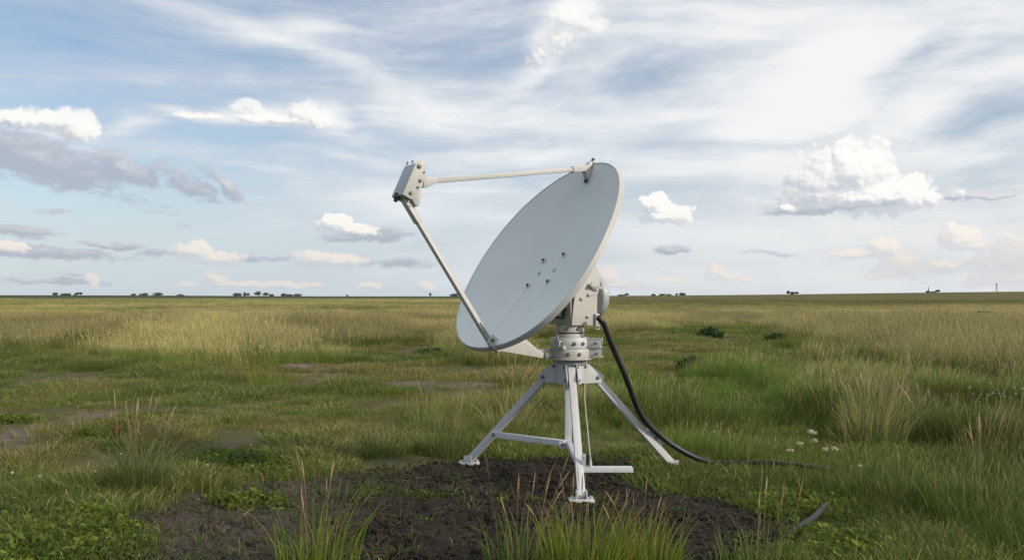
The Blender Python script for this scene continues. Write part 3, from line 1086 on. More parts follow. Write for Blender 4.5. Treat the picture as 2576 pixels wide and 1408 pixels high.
up_c = clamp_ring(1.073, 1.160, .160, [(-18, .115, .03, .024, .030)], (-80, -52, -120), M['light'])
lo_c = clamp_ring(.992, 1.070, .172, [(-14, .100, .03, .024, .036), (191, .125, .03, .022, .060)], (-98, -66), M['cream'])
bm = bmesh.new()                                           # spring latch on the upper ring
n = Vector((math.cos(R(-128)), math.sin(R(-128)), 0)); t = Z.cross(n)
add_box(bm, n * .165 + Z * 1.083, n, t, Z, .05, .13, .030)
add_box(bm, n * .172 + Z * 1.115, n, t, Z, .03, .05, .05)
add_bar(bm, n * .178 + Z * 1.13, n * .19 + t * .01 + Z * 1.185, .014, .010, n)
bm_mesh('latch', bm, M['steel'], up_c, bevel=.003)
ring('flange_plate', .981, .991, .192, M['cream'], .002)
ring('neck', .944, .981, .135, M['light'])
bm = bmesh.new()
for zz in (.952, .962, .972): add_lathe(bm, [(zz, .128), (zz, .139), (zz + .004, .139), (zz + .004, .128)], (0, 0, 0), Z, 40)
bm_mesh('neck_ring', bm, M['dark'], root)

# ---- support arm from the lower rim to the clamp
bm = bmesh.new()


def sa(u, v): return L(ray_plane(u, v, AX + E1 * .02, E1))


add_prism(bm, [sa(1243, 880), sa(1300, 846), sa(1318, 851), sa(1352, 880), sa(1372, 893), sa(1376, 903), sa(1360, 900)], E1, -.022, .022)
sarm = bm_mesh('support_arm', bm, M['cream'], root, bevel=.004)
bm = bmesh.new()
p = sa(1371, 894)
add_lathe(bm, [(-.035, .024), (.035, .024)], p, E1, 18)
bm_mesh('pivot_pin', bm, M['bolt'], sarm, bevel=.003)

# ---- tripod
FEET = [Vector((.508, 7.06, 0)), Vector((-.383, 8.63, 0)), Vector((1.40, 8.39, 0))]
bm = bmesh.new()
add_lathe(bm, [(.775, .098), (.945, .098)], (0, 0, 0), Z, 24)
hub = bm_mesh('tripod_hub', bm, M['light'], root, bevel=.004)
legs = []
for fi, f in enumerate(FEET):
    d = L(f); d.z = 0; dn = d.normalized(); t = Z.cross(dn)
    # pair of gusset plates either side of the leg
    for s in (-1, 1):
        bm = bmesh.new()
        off = t * (s * .045)
        add_prism(bm, [off + dn * r_ + Z * z_ for r_, z_ in ((.05, .943), (.14, .943), (.285, .845), (.292, .825), (.268, .778), (.05, .778))], t, -.005, .005)
        g = bm_mesh('gusset', bm, M['light'], hub, bevel=.002)
        for r_, z_, rr in ((.235, .822, .012), (.125, .918, .010)):
            bm = bmesh.new(); add_bolt(bm, off + dn * r_ + Z * z_ + t * (s * .005), t * s, rr, .010, 1.4); bm_mesh('bolt', bm, M['bolt'], g)
    top = dn * .15 + Z * .905
    bot = d + Z * .035
    bm = bmesh.new(); add_bar(bm, top, bot, .058, .058, t)
    leg = bm_mesh('leg', bm, M['white'], root, bevel=.006)
    legs.append((top, bot, dn, t, leg))
    bm = bmesh.new()
    yaw = Vector((1, .06, 0)).normalized() if fi != 2 else Vector((.95, .3, 0)).normalized()
    yt = Z.cross(yaw)
    base = d + Z * .014
    add_box(bm, base, yaw, yt, Z, .185, .115, .020)
    for s in (-1, 1):
        add_box(bm, base + t * (s * .036) + Z * .035 - dn * .01, dn, t, Z, .085, .008, .07)
    ft = bm_mesh('foot', bm, M['white'], leg, bevel=.004)
    for s in (-1, 1):
        bm = bmesh.new(); add_bolt(bm, base + yaw * (s * .070) + Z * .010, Z, .013, .014, 1.7); bm_mesh('bolt', bm, M['steel'], ft)
bm = bmesh.new()                                           # central post
add_box(bm, Vector((-.012, .03, .54)), (1, 0, 0), (0, 1, 0), Z, .056, .056, .56)
post = bm_mesh('centre_post', bm, M['white'], root, bevel=.006)
pb = Vector((-.012, .03, .285))


def on_leg(i, z):
    top, bot, dn, t, leg = legs[i]
    k = (top.z - z) / (top.z - bot.z)
    return top + (bot - top) * k


a = on_leg(1, .300); b = pb + Vector((-.03, -.02, .0))
bm = bmesh.new()
add_bar(bm, a - legs[1][3] * .0 + Vector((-.01, -.045, 0)), b + Vector((0, -.04, 0)), .045, .050)
brace = bm_mesh('brace', bm, M['white'], root, bevel=.004)
for p_, r_ in ((a + Vector((.0, -.072, 0)), .013), (b + Vector((-.02, -.069, -.005)), .010)):
    bm = bmesh.new(); add_bolt(bm, p_, Vector((0, -1, 0)), r_, .013, 1.5); bm_mesh('bolt', bm, M['bolt'], brace)
bm = bmesh.new()
add_box(bm, b + Vector((-.012, -.066, -.01)), (1, 0, 0), (0, 1, 0), Z, .075, .006, .055)
bm_mesh('brace_plate', bm, M['white'], brace, bevel=.002)
bm = bmesh.new()                                           # short strut from the post to the front leg
c = on_leg(0, .245)
add_bar(bm, pb + Z * .0, c + Vector((0, .02, 0)), .045, .045)
bm_mesh('brace', bm, M['white'], root, bevel=.004)
bm = bmesh.new()                                           # stirrup bracket on the right leg
top, bot, dn, t, leg = legs[2]
dl2 = (bot - top).normalized(); nrm = dl2.cross(t).normalized()
if nrm.z < 0: nrm = -nrm
kp = on_leg(2, .26)
add_prism(bm, [kp + nrm * .030 - dl2 * .11, kp + nrm * .075 - dl2 * .055, kp + nrm * .045 + dl2 * .09, kp + nrm * .030 + dl2 * .09], t, -.036, .036)
add_bar(bm, kp + nrm * .070 - dl2 * .10, kp + nrm * .082 + dl2 * .05, .026, .016, nrm)
bk = bm_mesh('leg_bracket', bm, M['light'], leg, bevel=.003)
bm = bmesh.new(); s_ = -1 if (t.y > 0) else 1
add_bolt(bm, kp + nrm * .045 + t * (s_ * .036), t * s_, .011, .014, 1.6)
bm_mesh('bolt', bm, M['bolt'], bk)
# channel bar held by the front leg
c = on_leg(0, .205)
bm = bmesh.new()
x0, x1 = c.x + .020, c.x + .400
for dy, hh in ((-.035, .034), (.035, .034)):
    add_box(bm, Vector(((x0 + x1) / 2, c.y + dy + .02, c.z + .004)), (1, .0, 0), (0, 1, 0), Z, x1 - x0, .008, hh)
add_box(bm, Vector(((x0 + x1) / 2, c.y + .02, c.z - .012)), (1, 0, 0), (0, 1, 0), Z, x1 - x0 + .004, .078, .007)
stepb = bm_mesh('step_bar', bm, M['white'], root, bevel=.002)
bm = bmesh.new()
add_box(bm, Vector((c.x + .033, c.y - .0, c.z + .07)), (1, 0, 0), (0, 1, 0), Z, .03, .012, .10)
add_bolt(bm, Vector((c.x + .030, c.y - .006, c.z + .10)), Vector((0, -1, 0)), .010, .012, 1.5)
bm_mesh('bolt', bm, M['steel'], stepb)
# plumb cord from the stack to the bar
bm = bmesh.new()
q0 = Vector((.125, -.115, .985)); q1 = Vector((c.x + .085, c.y + .02, c.z + .075))
pts = spline([Vector((.112, -.135, 1.0)), q0 + Vector((.004, -.02, -.04)), q0.lerp(q1, .35) + Vector((-.022, 0, -.012)), q0.lerp(q1, .7) + Vector((-.012, 0, -.012)), q1], 8)
add_tube(bm, pts, .0042, 7)
add_lathe(bm, [(0, .005), (.03, .009), (.075, .016), (.08, .016)], q1 + Z * .012, -Z, 10)
bm_mesh('cord', bm, M['rope'], root)

# ------------------------------------------------------------------ cable and pipe
bm = bmesh.new()
pts = [L(AX)] and [wpt(u, v, Y) for u, v, Y in ((1503, 797, 7.86), (1512, 806, 7.86), (1521, 820, 7.88), (1535.4, 858.7, 7.92), (1552, 897, 7.98), (1570, 937.7, 8.03), (1588, 985.6, 8.1),
       (1606, 1031, 8.16), (1630, 1066, 8.22), (1660, 1094, 8.28), (1693.6, 1119.7, 8.32), (1737.5, 1144.5, 8.36), (1772.5, 1157.7, 8.38), (1810, 1164, 8.38))]
gx = [(2.02, 8.33), (2.28, 8.28), (2.55, 8.15), (2.80, 8.05), (3.05, 8.02), (3.4, 8.2), (3.9, 8.9), (4.6, 10.2)]
pts += [Vector((x, y, float(terrain(x, y)) + (.085, .08, .065, .03, .03, -.03, -.03, -.03)[i])) for i, (x, y) in enumerate(gx)]
sp = spline(pts, 10)
n_ = len(sp)
add_tube(bm, sp, [.0245 if i < 150 else .020 for i in range(n_)], 16)
me = bpy.data.meshes.new('cable')
for f in bm.faces: f.smooth = True
bmesh.ops.recalc_face_normals(bm, faces=bm.faces); bm.to_mesh(me); bm.free(); me.materials.append(M['rubber'])
tag(link('cable', me), 'thick black rubber cable curving from the dish mount down into the grass', 'cable')
bm = bmesh.new()
pp = [(1.70, 5.93, .03), (1.75, 6.03, .035), (1.98, 6.36, .045), (2.10, 6.58, .045), (2.2, 6.78, .035), (2.36, 7.05, -.03)]
add_tube(bm, spline([Vector(p) for p in pp], 8), .0205, 14)
for k in (1, 3): add_cyl(bm, Vector(pp[k]) - Vector((.008, .012, 0)), Vector(pp[k]) + Vector((.008, .012, 0)), .0245, 14)
me = bpy.data.meshes.new('pipe')
for f in bm.faces: f.smooth = True
bmesh.ops.recalc_face_normals(bm, faces=bm.faces); bm.to_mesh(me); bm.free(); me.materials.append(M['pipe'])
tag(link('pipe', me), 'short grey plastic pipe poking out of the dark soil into the grass', 'pipe')

# ------------------------------------------------------------------ blades
def blades(n, seed, rad, h0, h1, width, lean, seg=4, wind=.12, spread_lean=1.0, seed_frac=0.0, head=0.0, cluster=True, twist=True, droop=.35):
    """n curved blades in a clump; returns vertices, quads, height fraction, per-blade random, seed-head mask"""
    g = np.random.default_rng(seed)
    rr = rad * np.sqrt(g.random(n)) if cluster else rad * g.random(n)
    th = g.random(n) * 2 * np.pi
    bx, by = rr * np.cos(th), rr * np.sin(th)
    H = h0 + (h1 - h0) * g.random(n) ** 1.3
    la = th * spread_lean + g.random(n) * 2 * np.pi * (1 - spread_lean) + g.normal(0, .5, n)
    lm = np.abs(g.normal(lean, lean * .45, n)) * (.45 + .55 * rr / max(rad, 1e-6)) * H
    lx = lm * np.cos(la) + wind * H; ly = lm * np.sin(la) + wind * .2 * H * g.normal(0, 1, n)
    W = width * (.65 + .7 * g.random(n))
    fa = g.random(n) * np.pi if twist else np.zeros(n)
    wx, wy = np.cos(fa), np.sin(fa)
    isd = (g.random(n) < seed_frac)
    H = np.where(isd, H * 1.28, H)
    ts = np.linspace(0, 1, seg + 1)
    if head > 0: ts = np.concatenate([ts[:-1] * .80 / ts[-2], [.86, .93, 1.0]])
    S = len(ts)
    t = ts[None, :]
    x = bx[:, None] + lx[:, None] * t ** 2
    y = by[:, None] + ly[:, None] * t ** 2
    z = H[:, None] * (t - droop * (lm / np.maximum(H, 1e-6))[:, None] * t ** 3)
    w = W[:, None] * (1 - t ** 2.2 * .93)
    if head > 0:
        hw = np.where(t > .79, np.sin(np.clip((t - .78) / .22, 0, 1) * np.pi * .96) * head + .0006, .0016 + .0 * t)
        w = np.where(isd[:, None], hw, w)
    a = np.stack([x - wx[:, None] * w / 2, y - wy[:, None] * w / 2, z], -1)
    b = np.stack([x + wx[:, None] * w / 2, y + wy[:, None] * w / 2, z], -1)
    v = np.stack([a, b], 2).reshape(-1, 3)
    k = (np.arange(n) * S * 2)[:, None] + (np.arange(S - 1) * 2)[None, :]
    q = np.stack([k, k + 1, k + 3, k + 2], -1).reshape(-1, 4)
    hh = np.repeat(np.broadcast_to(t, (n, S)).reshape(-1), 2)
    rn = np.repeat(np.repeat(g.random(n), S), 2)
    sd = np.repeat(np.repeat(isd.astype(float), S), 2) * np.clip(hh * 1.6 - .2, 0, 1)
    return v, q, hh, rn, sd


def merge(parts):
    vs, qs, at = [], [], [[], [], []]; o = 0
    for p in parts:
        vs.append(p[0]); qs.append(p[1] + o); o += len(p[0])
        for i in range(3): at[i].append(p[2 + i])
    return np.vstack(vs), np.vstack(qs), *[np.concatenate(a) for a in at]


def clump_mesh(name, mat, *parts):
    v, q, h, r, s = merge(parts)
    return mk_mesh(name, v, q, mat, {'h': h, 'rnd': r, 'seed': s})


def leaves(n, seed, rad, h0, h1, size, tilt=.9, aspect=.5, dome=True):
    """n small leaf faces spread through a low dome (or ball)"""
    g = np.random.default_rng(seed)
    d = g.normal(0, 1, (n, 3)); d /= np.linalg.norm(d, axis=1)[:, None]
    rr = g.random(n) ** .45
    p = d * rr[:, None] * np.array([rad, rad, (h1 - h0) / 2]) + np.array([0, 0, (h1 + h0) / 2])
    if dome:
        p[:, 2] = h0 + (h1 - h0) * g.random(n) * np.sqrt(np.clip(1 - (p[:, 0] ** 2 + p[:, 1] ** 2) / rad ** 2, .05, 1))
    nn = d * .6 + g.normal(0, .6, (n, 3)) + np.array([0, 0, tilt]); nn /= np.linalg.norm(nn, axis=1)[:, None]
    u = np.cross(nn, g.normal(0, 1, (n, 3))); u /= np.linalg.norm(u, axis=1)[:, None]
    w = np.cross(nn, u)
    s = size * (.6 + .8 * g.random(n))[:, None]
    v = np.stack([p - u * s, p - w * s * aspect + nn * s * .12, p + u * s, p + w * s * aspect + nn * s * .12], 1).reshape(-1, 3)
    q = np.arange(n * 4).reshape(n, 4)
    r = np.repeat(g.random(n), 4)
    hh = np.clip((v[:, 2] - h0) / max(h1 - h0, 1e-6), 0, 1)
    return v, q, hh, r, np.zeros(n * 4)


# ------------------------------------------------------------------ scattering (one object per kind of turf)
def scatter(name, label, cat, sources, pts, rotz, scl, tint, dry, tilt=None):
    coll = bpy.data.collections.new(name + '_sources')
    for i, me in enumerate(sources):
        coll.objects.link(bpy.data.objects.new('%s_clump_%02d' % (name, i), me))
    n = len(pts)
    me = bpy.data.meshes.new(name)
    me.vertices.add(n)
    me.vertices.foreach_set('co', np.ascontiguousarray(pts, np.float32).ravel())
    g = np.random.default_rng(n)
    rot = np.zeros((n, 3), np.float32); rot[:, 2] = rotz
    if tilt is not None: rot[:, :2] = tilt
    for k, a, ty in (('rot', rot, 'FLOAT_VECTOR'), ('scl', np.asarray(scl, np.float32), 'FLOAT_VECTOR'), ('tint', np.c_[np.asarray(tint, np.float32), np.ones(n, np.float32)], 'FLOAT_COLOR'), ('dry', np.asarray(dry, np.float32), 'FLOAT')):
        at = me.attributes.new(k, ty, 'POINT')
        at.data.foreach_set({'FLOAT_VECTOR': 'vector', 'FLOAT_COLOR': 'color', 'FLOAT': 'value'}[ty], np.ascontiguousarray(a, np.float32).ravel())
    at = me.attributes.new('idx', 'INT', 'POINT'); at.data.foreach_set('value', g.integers(0, len(sources), n).astype(np.int32))
    o = link(name, me)
    ng = bpy.data.node_groups.new(name + '_scatter', 'GeometryNodeTree')
    ng.interface.new_socket('Geometry', in_out='INPUT', socket_type='NodeSocketGeometry')
    ng.interface.new_socket('Geometry', in_out='OUTPUT', socket_type='NodeSocketGeometry')
    N = ng.nodes.new
    gi, go = N('NodeGroupInput'), N('NodeGroupOutput')
    mp = N('GeometryNodeMeshToPoints'); iop = N('GeometryNodeInstanceOnPoints'); ci_ = N('GeometryNodeCollectionInfo')
    ci_.inputs['Collection'].default_value = coll
    ci_.inputs['Separate Children'].default_value = True; ci_.inputs['Reset Children'].default_value = True
    iop.inputs['Pick Instance'].default_value = True

    def na(nm, ty):
        a = N('GeometryNodeInputNamedAttribute'); a.data_type = ty; a.inputs['Name'].default_value = nm
        return a.outputs['Attribute']
    lk = ng.links.new
    lk(gi.outputs[0], mp.inputs['Mesh']); lk(mp.outputs[0], iop.inputs['Points'])
    lk(ci_.outputs[0], iop.inputs['Instance']); lk(na('idx', 'INT'), iop.inputs['Instance Index'])
    e2r = N('FunctionNodeEulerToRotation'); lk(na('rot', 'FLOAT_VECTOR'), e2r.inputs[0]); lk(e2r.outputs[0], iop.inputs['Rotation'])
    lk(na('scl', 'FLOAT_VECTOR'), iop.inputs['Scale'])
    lk(iop.outputs[0], go.inputs[0])
    md = o.modifiers.new('scatter', 'NODES'); md.node_group = ng
    tag(o, label, cat, kind='stuff')
    return o


def sample(n, r0, r1, half, seed, power=1.0):
    """points of the view wedge between two distances; power < 1 favours the near end"""
    g = np.random.default_rng(seed)
    q = g.random(n)
    if power == 1.0: r = np.sqrt(r0 ** 2 + q * (r1 ** 2 - r0 ** 2))
    else: r = r0 * (r1 / r0) ** q if power == 0 else (r0 ** (2 * power) + q * (r1 ** (2 * power) - r0 ** (2 * power))) ** (1 / (2 * power))
    a = (g.random(n) * 2 - 1) * half
    return r * np.sin(a), r * np.cos(a), g


# ---- where which turf grows
def lush_f(x, y):
    """tall green grass on the right and behind the stand"""
    n = (fbm(x * .5, y * .35, 4, 41) - .5) * 3.0
    edge = np.interp(y, [4.5, 6.0, 7.0, 8.0, 9.0, 10.0, 13, 16, 17.5, 19, 22, 26], [1.9, 2.1, 2.35, 1.9, .9, .7, .75, 1.1, 2.4, 5.0, 6.6, 8.2])
    f = sstep(x - edge + n * .45, -.15, .55)
    return f


def behind_f(x, y):
    """loose straw-green bunches behind the legs"""
    n = (fbm(x * .9, y * .7, 4, 42) - .5)
    return sstep(1.1 - np.hypot((x - .15) / 1.35, (y - 11.3) / 2.1) + n * 1.1, 0, .5)


def meadow_f(x, y):
    """tall meadow further back"""
    azx = x / np.maximum(y, 1)
    n = (fbm(x * .16, y * .10, 4, 43) - .5)
    n2 = (fbm(x * .6, y * .35, 3, 44) - .5)
    start = np.interp(azx, [-.6, -.45, -.30, -.22, -.10, .0, .10, .16, .24, .30, .40, .6], [23, 22, 22.5, 26, 30, 28, 33, 42, 42, 30, 19, 17])
    return sstep(y - start + n * 20 + n2 * 10, -1.5, 4.0)


CLEAR = [  # x, y, half-widths, how much the turf is kept down: round the tussocks, the cable and the pipe
    (3.5, 9.1, .75, .75, .75), (4.9, 10.5, .9, 1.2, .8), (1.75, 8.05, .75, .42, .85), (2.15, 7.95, .35, .35, .6), (1.95, 6.2, .42, .45, .5), (1.45, 8.2, .4, .4, .8),
    (-2.75, 7.0, .5, .5, .5), (2.4, 7.6, .35, .35, .5)]


def kept_down(x, y):
    f = np.zeros(np.shape(x))
    for (cx, cy, rx, ry, a) in CLEAR:
        f = np.maximum(f, a * sstep(1.0 - np.hypot((x - cx) / rx, (y - cy) / ry), 0, .45))
    return f


def pal(c, k): return np.array(c)[None, :] * np.ones(len(k))[:, None]


def blend(a, b, k): return a * (1 - k[:, None]) + b * k[:, None]


GREENS = np.array([(.075, .100, .024), (.095, .125, .028), (.060, .088, .022), (.110, .118, .036), (.085, .085, .034)])


def tints(x, y, g, lush, base=1.0, sc=.45):
    p = fbm(x * sc, y * sc, 4, 51); p2 = fbm(x * sc * 2.7, y * sc * 2.7, 3, 52)
    a = pal((.165, .205, .046), p); b = pal((.220, .205, .070), p); c = pal((.142, .225, .034), p); d = pal((.084, .130, .028), p)
    t = blend(a, b, sstep(p, .45, .68) * (1 - lush * .8))
    t = blend(t, c, lush * sstep(p2, .30, .62))
    t = blend(t, d, sstep(p, .50, .28) * .75)
    return t * (base * (.78 + .44 * g.random(len(p))))[:, None]


def vegetation():
    gm = M['grass']
    # short trodden turf
    src = [clump_mesh('turf_clump', gm, blades(52, 100 + i, .15, .025, .095, .0052, .75, 3, .05)) for i in range(5)]
    x, y, g = sample(62000, 3.8, 50, R(37), 1, .50)
    soil = soil_f(x, y); bare = bare_f(x, y); md = meadow_f(x, y); lu = lush_f(x, y)
    patch = fbm(x * 1.1, y * .8, 4, 61)
    keep = g.random(len(x)) < (1 - soil * .985) * (1 - bare * .93) * (1 - md * .6) * (1 - lu * .5) * sstep(patch, .30, .54)
    x, y = x[keep], y[keep]; n = len(x)
    patch = fbm(x * 1.1, y * .8, 4, 61); ed = sstep(soil_f(x, y), 0, .5)
    s = (.55 + .9 * sstep(patch, .35, .75)) * (.75 + .5 * g.random(n)) * (1 + .028 * np.hypot(x, y))
    z = terrain(x, y) - .006 - .05 * soil_f(x, y)
    dry = np.clip(.07 + .60 * (fbm(x * .8, y * .6, 4, 62) - .38) + .10 * g.normal(0, 1, n), 0, 1)
    scatter('short_grass', 'short trodden olive grass round the bare soil and across the clearing', 'grass', src,
            np.c_[x, y, z], g.random(n) * 6.3, np.c_[s, s, s], tints(x, y, g, lush_f(x, y) * .6), dry)

    # tall lush grass
    src = [clump_mesh('lush_clump', gm, blades(64, 200 + i, .13, .16, .42, .0060, .50, 5, .10), blades(26, 240 + i, .12, .06, .18, .006, .8, 4, .05), blades(2, 260 + i, .10, .30, .46, .004, .3, 5, .12, seed_frac=.6, head=.0045)) for i in range(6)]
    x, y, g = sample(60000, 3.6, 30, R(37), 2, .70)
    lu = np.maximum(lush_f(x, y), behind_f(x, y) * .75)
    hgt = fbm(x * .7, y * .5, 4, 63)
    keep = g.random(len(x)) < lu * (1 - soil_f(x, y) * .99) * (1 - bare_f(x, y) * .7) * (.25 + .75 * sstep(hgt, .28, .5))
    x, y = x[keep], y[keep]; n = len(x)
    bh = behind_f(x, y); hgt = fbm(x * .7, y * .5, 4, 63)
    near_edge = sstep(-poly_sd(x, y, SOIL), -.9, 0)
    s = (.36 + .68 * sstep(hgt, .30, .72)) * (.7 + .6 * g.random(n)) * (1 - .60 * near_edge)
    s = s * np.interp(y, [5, 8, 12, 16], [1.22, 1.12, 1.0, 1.0]) * (1 + .28 * sstep(x, 2.6, 3.8) * sstep(15 - y, 0, 3)) * (1 - kept_down(x, y))
    z = terrain(x, y) - .01
    dry = np.clip(.02 + .70 * (fbm(x * .55 + 9, y * .45, 4, 64) - .48) + .26 * bh + .12 * g.normal(0, 1, n), 0, 1)
    lt = tints(x, y, g, np.clip(lush_f(x, y) + .1, 0, 1))
    vivid = sstep(1 - np.hypot((x - 2.9) / 1.9, (y - 14.5) / 3.6) + (fbm(x, y, 3, 71) - .5) * .8, 0, .5)
    deep = sstep(10.0 - y, 0, 2.2) * sstep(x, 1.7, 2.5)
    lt = blend(lt, pal((.128, .232, .028), x) * (.8 + .4 * g.random(n))[:, None], vivid * .75)
    herb = sstep(fbm(x * 1.3 + 4, y * 1.0, 4, 72), .54, .66) * deep
    lt = blend(lt, pal((.096, .150, .030), x) * (.6 + .7 * g.random(n))[:, None], deep * .75)
    lt = blend(lt, pal((.130, .105, .052), x) * (.6 + .8 * g.random(n))[:, None], herb * .7)
    dry = np.clip(dry * (1 - .80 * vivid) * (1 - .45 * deep) + .05 * deep * (g.random(n) < .5), 0, 1)
    scatter('lush_grass', 'tall green grass growing thick beside and behind the tripod', 'grass', src,
            np.c_[x, y, z], g.random(n) * .8 - .4 + (g.random(n) < .5) * 3.14 * 0, np.c_[s, s, s * (.9 + .3 * g.random(n))], lt * 1.0, dry)

    # meadow belt with straw heads
    src = [clump_mesh('meadow_clump', gm, blades(46, 300 + i, .26, .30, .62, .0085, .30, 4, .10), blades(15, 340 + i, .26, .50, .80, .0070, .26, 4, .13, seed_frac=.85, head=.013)) for i in range(5)]
    x, y, g = sample(78000, 15, 95, R(35), 3, .55)
    md = meadow_f(x, y)
    keep = g.random(len(x)) < md
    x, y = x[keep], y[keep]; n = len(x)
    pt = fbm(x * .09, y * .05, 4, 65); pt2 = fbm(x * .4, y * .22, 4, 66)
    s = (.46 + .36 * sstep(pt2, .28, .7)) * (.8 + .4 * g.random(n)) * np.interp(y, [20, 36, 50, 95], [1.30, 1.18, .85, .55])
    s = s * np.interp(meadow_f(x, y - 2.2), [0, 1], [.62, 1.0])
    azx = x / y
    dry = np.clip(.30 + 2.8 * (pt - .5) + 1.5 * (pt2 - .5) + .10 * g.normal(0, 1, n), .02, .98)
    tn = tints(x, y, g, np.clip(.55 - dry, 0, 1), sc=.2)
    dry = dry * np.interp(meadow_f(x, y - 7), [0, 1], [.45, 1.0]) + .06 * (y > 45)
    streak = sstep(fbm(x * .22 + 3, y * .16, 4, 73), .40, .62)
    tn = tn * (.62 + .62 * streak)[:, None]
    dry = np.clip(dry * (1 - .35 * sstep(azx, .10, .26)) - .14 * (1 - streak), 0, 1)
    brown = sstep(azx, .20, .34) * sstep(46 - y, 0, 10)
    tn = blend(tn, pal((.150, .155, .062), x), brown * .6)
    dry = dry * (1 - .72 * brown)
    scatter('meadow_grass', 'belt of tall straw headed meadow grass across the field', 'grass', src,
            np.c_[x, y, terrain(x, y) - .02], g.random(n) * 6.3, np.c_[s, s, s], tn, dry)

    # far meadow
    src = [clump_mesh('far_clump', gm, blades(80, 400 + i, 1.15, .35, .62, .034, .22, 3, .10), blades(20, 440 + i, 1.15, .48, .80, .026, .2, 3, .12, seed_frac=.8, head=.036)) for i in range(4)]
    x, y, g = sample(30000, 80, 330, R(34), 4, .45)
    n = len(x)
    pt = sstep(fbm(x * .022, y * .020, 4, 67), .38, .62); pt2 = fbm(x * .12, y * .06, 4, 68)
    side = sstep(x / y, -.02, .12); far = sstep(np.hypot(x, y), 125, 185) * side
    s = (.34 + .30 * sstep(pt2, .3, .7)) * (1 - .40 * far)
    dry = np.clip((.33 + .95 * (pt - .5) + .5 * (pt2 - .5)) * (1 - .5 * far), .03, .9)
    tn = tints(x, y, g, np.clip(.5 - dry, 0, 1), sc=.06)
    tn = tn * (.68 + .55 * sstep(fbm(x * .06 + 3, y * .05, 4, 74), .38, .62))[:, None]
    tn = blend(tn, pal((.105, .108, .036), x), far * .8)
    scatter('far_grass', 'distant straw and olive grass reaching towards the skyline', 'grass', src,
            np.c_[x, y, terrain(x, y) - .05], g.random(n) * 6.3, np.c_[s * 1.3, s * 1.3, s], tn, dry)

    # low leafy ground cover, bottom left and along the soil
    wm = M['grass']
    src = [clump_mesh('cover_clump', wm, leaves(90, 500 + i, .14, .01, .07, .0115, .9, .40), blades(10, 520 + i, .13, .04, .11, .005, .8, 3)) for i in range(4)]
    cv = [(90, 1380, 200, 70, 1), (60, 1320, 160, 50, .8), (230, 1385, 110, 45, .6), (330, 1060, 110, 18, .9), (40, 1062, 60, 7, 1), (260, 1122, 140, 12, .6), (590, 1172, 150, 34, 1), (460, 1150, 90, 24, .8),
          (1940, 1262, 100, 30, .8), (1850, 1225, 120, 22, .7), (2180, 1380, 160, 60, .7), (1690, 1200, 50, 16, .7), (640, 1270, 90, 18, .7), (1560, 1160, 110, 12, .6), (2350, 1330, 300, 90, .6), (950, 1245, 90, 12, .45), (1080, 1250, 60, 8, .4)]
    P_ = []; g = np.random.default_rng(9)
    for (u, v, ru, rv, a) in cv:
        k = int(a * 230 * (ru * rv) / 9000 + 40)
        uu = u + ru * g.normal(0, .5, k); vv = np.maximum(v + rv * g.normal(0, .5, k), 1000)
        P_.append(np.c_[gpt(uu, vv)])
    P_ = np.vstack(P_); x, y = P_[:, 0], P_[:, 1]; n = len(x)
    keep = (np.hypot(x - .508, y - 7.06) > .22) & (g.random(n) < 1 - .55 * soil_f(x, y)) & (g.random(n) > bare_f(x, y) * .9); x, y = x[keep], y[keep]; n = len(x)
    s = .6 + .8 * g.random(n)
    tn = blend(pal((.066, .112, .020), x), pal((.125, .160, .034), x), g.random(n)) * (.7 + .5 * g.random(n))[:, None]
    scatter('ground_cover', 'low leafy green weeds creeping over the edge of the soil', 'weeds', src,
            np.c_[x, y, terrain(x, y) - .01 - .02 * soil_f(x, y)], g.random(n) * 6.3, np.c_[s, s, s], tn, np.clip(g.normal(.02, .06, n), 0, .3))

    src = [clump_mesh('weed_clump', wm, leaves(34, 560 + i, .11, .02, .085, .021, .9, .46), blades(8, 580 + i, .1, .04, .12, .006, .7, 3)) for i in range(4)]
    P_ = []; g = np.random.default_rng(19)
    for (u, v, ru, rv, k) in [(90, 1380, 190, 70, 360), (250, 1345, 100, 40, 60), (40, 1062, 60, 7, 90), (340, 1064, 110, 16, 150), (240, 1098, 60, 8, 60), (600, 1170, 130, 26, 190), (620, 1265, 110, 16, 60), (2010, 1265, 110, 28, 170), (2130, 1385, 110, 40, 130)]:
        P_.append(np.c_[gpt(u + ru * g.normal(0, .5, k), np.maximum(v + rv * g.normal(0, .5, k), 1000))])
    P_ = np.vstack(P_); P_ = P_[g.random(len(P_)) > bare_f(P_[:, 0], P_[:, 1]) * .9]; x, y = P_[:, 0], P_[:, 1]; n = len(x)
    s = .6 + .7 * g.random(n)
    tn = blend(pal((.095, .160, .018), x), pal((.200, .255, .036), x), g.random(n)) * (.6 + .6 * g.random(n))[:, None]
    scatter('leafy_weeds', 'broad leaved bright green weeds at the lower left and beside the soil', 'weeds', src,
            np.c_[x, y, terrain(x, y) - .01], g.random(n) * 6.3, np.c_[s, s, s], tn, np.clip(g.normal(.0, .05, n), 0, .3))

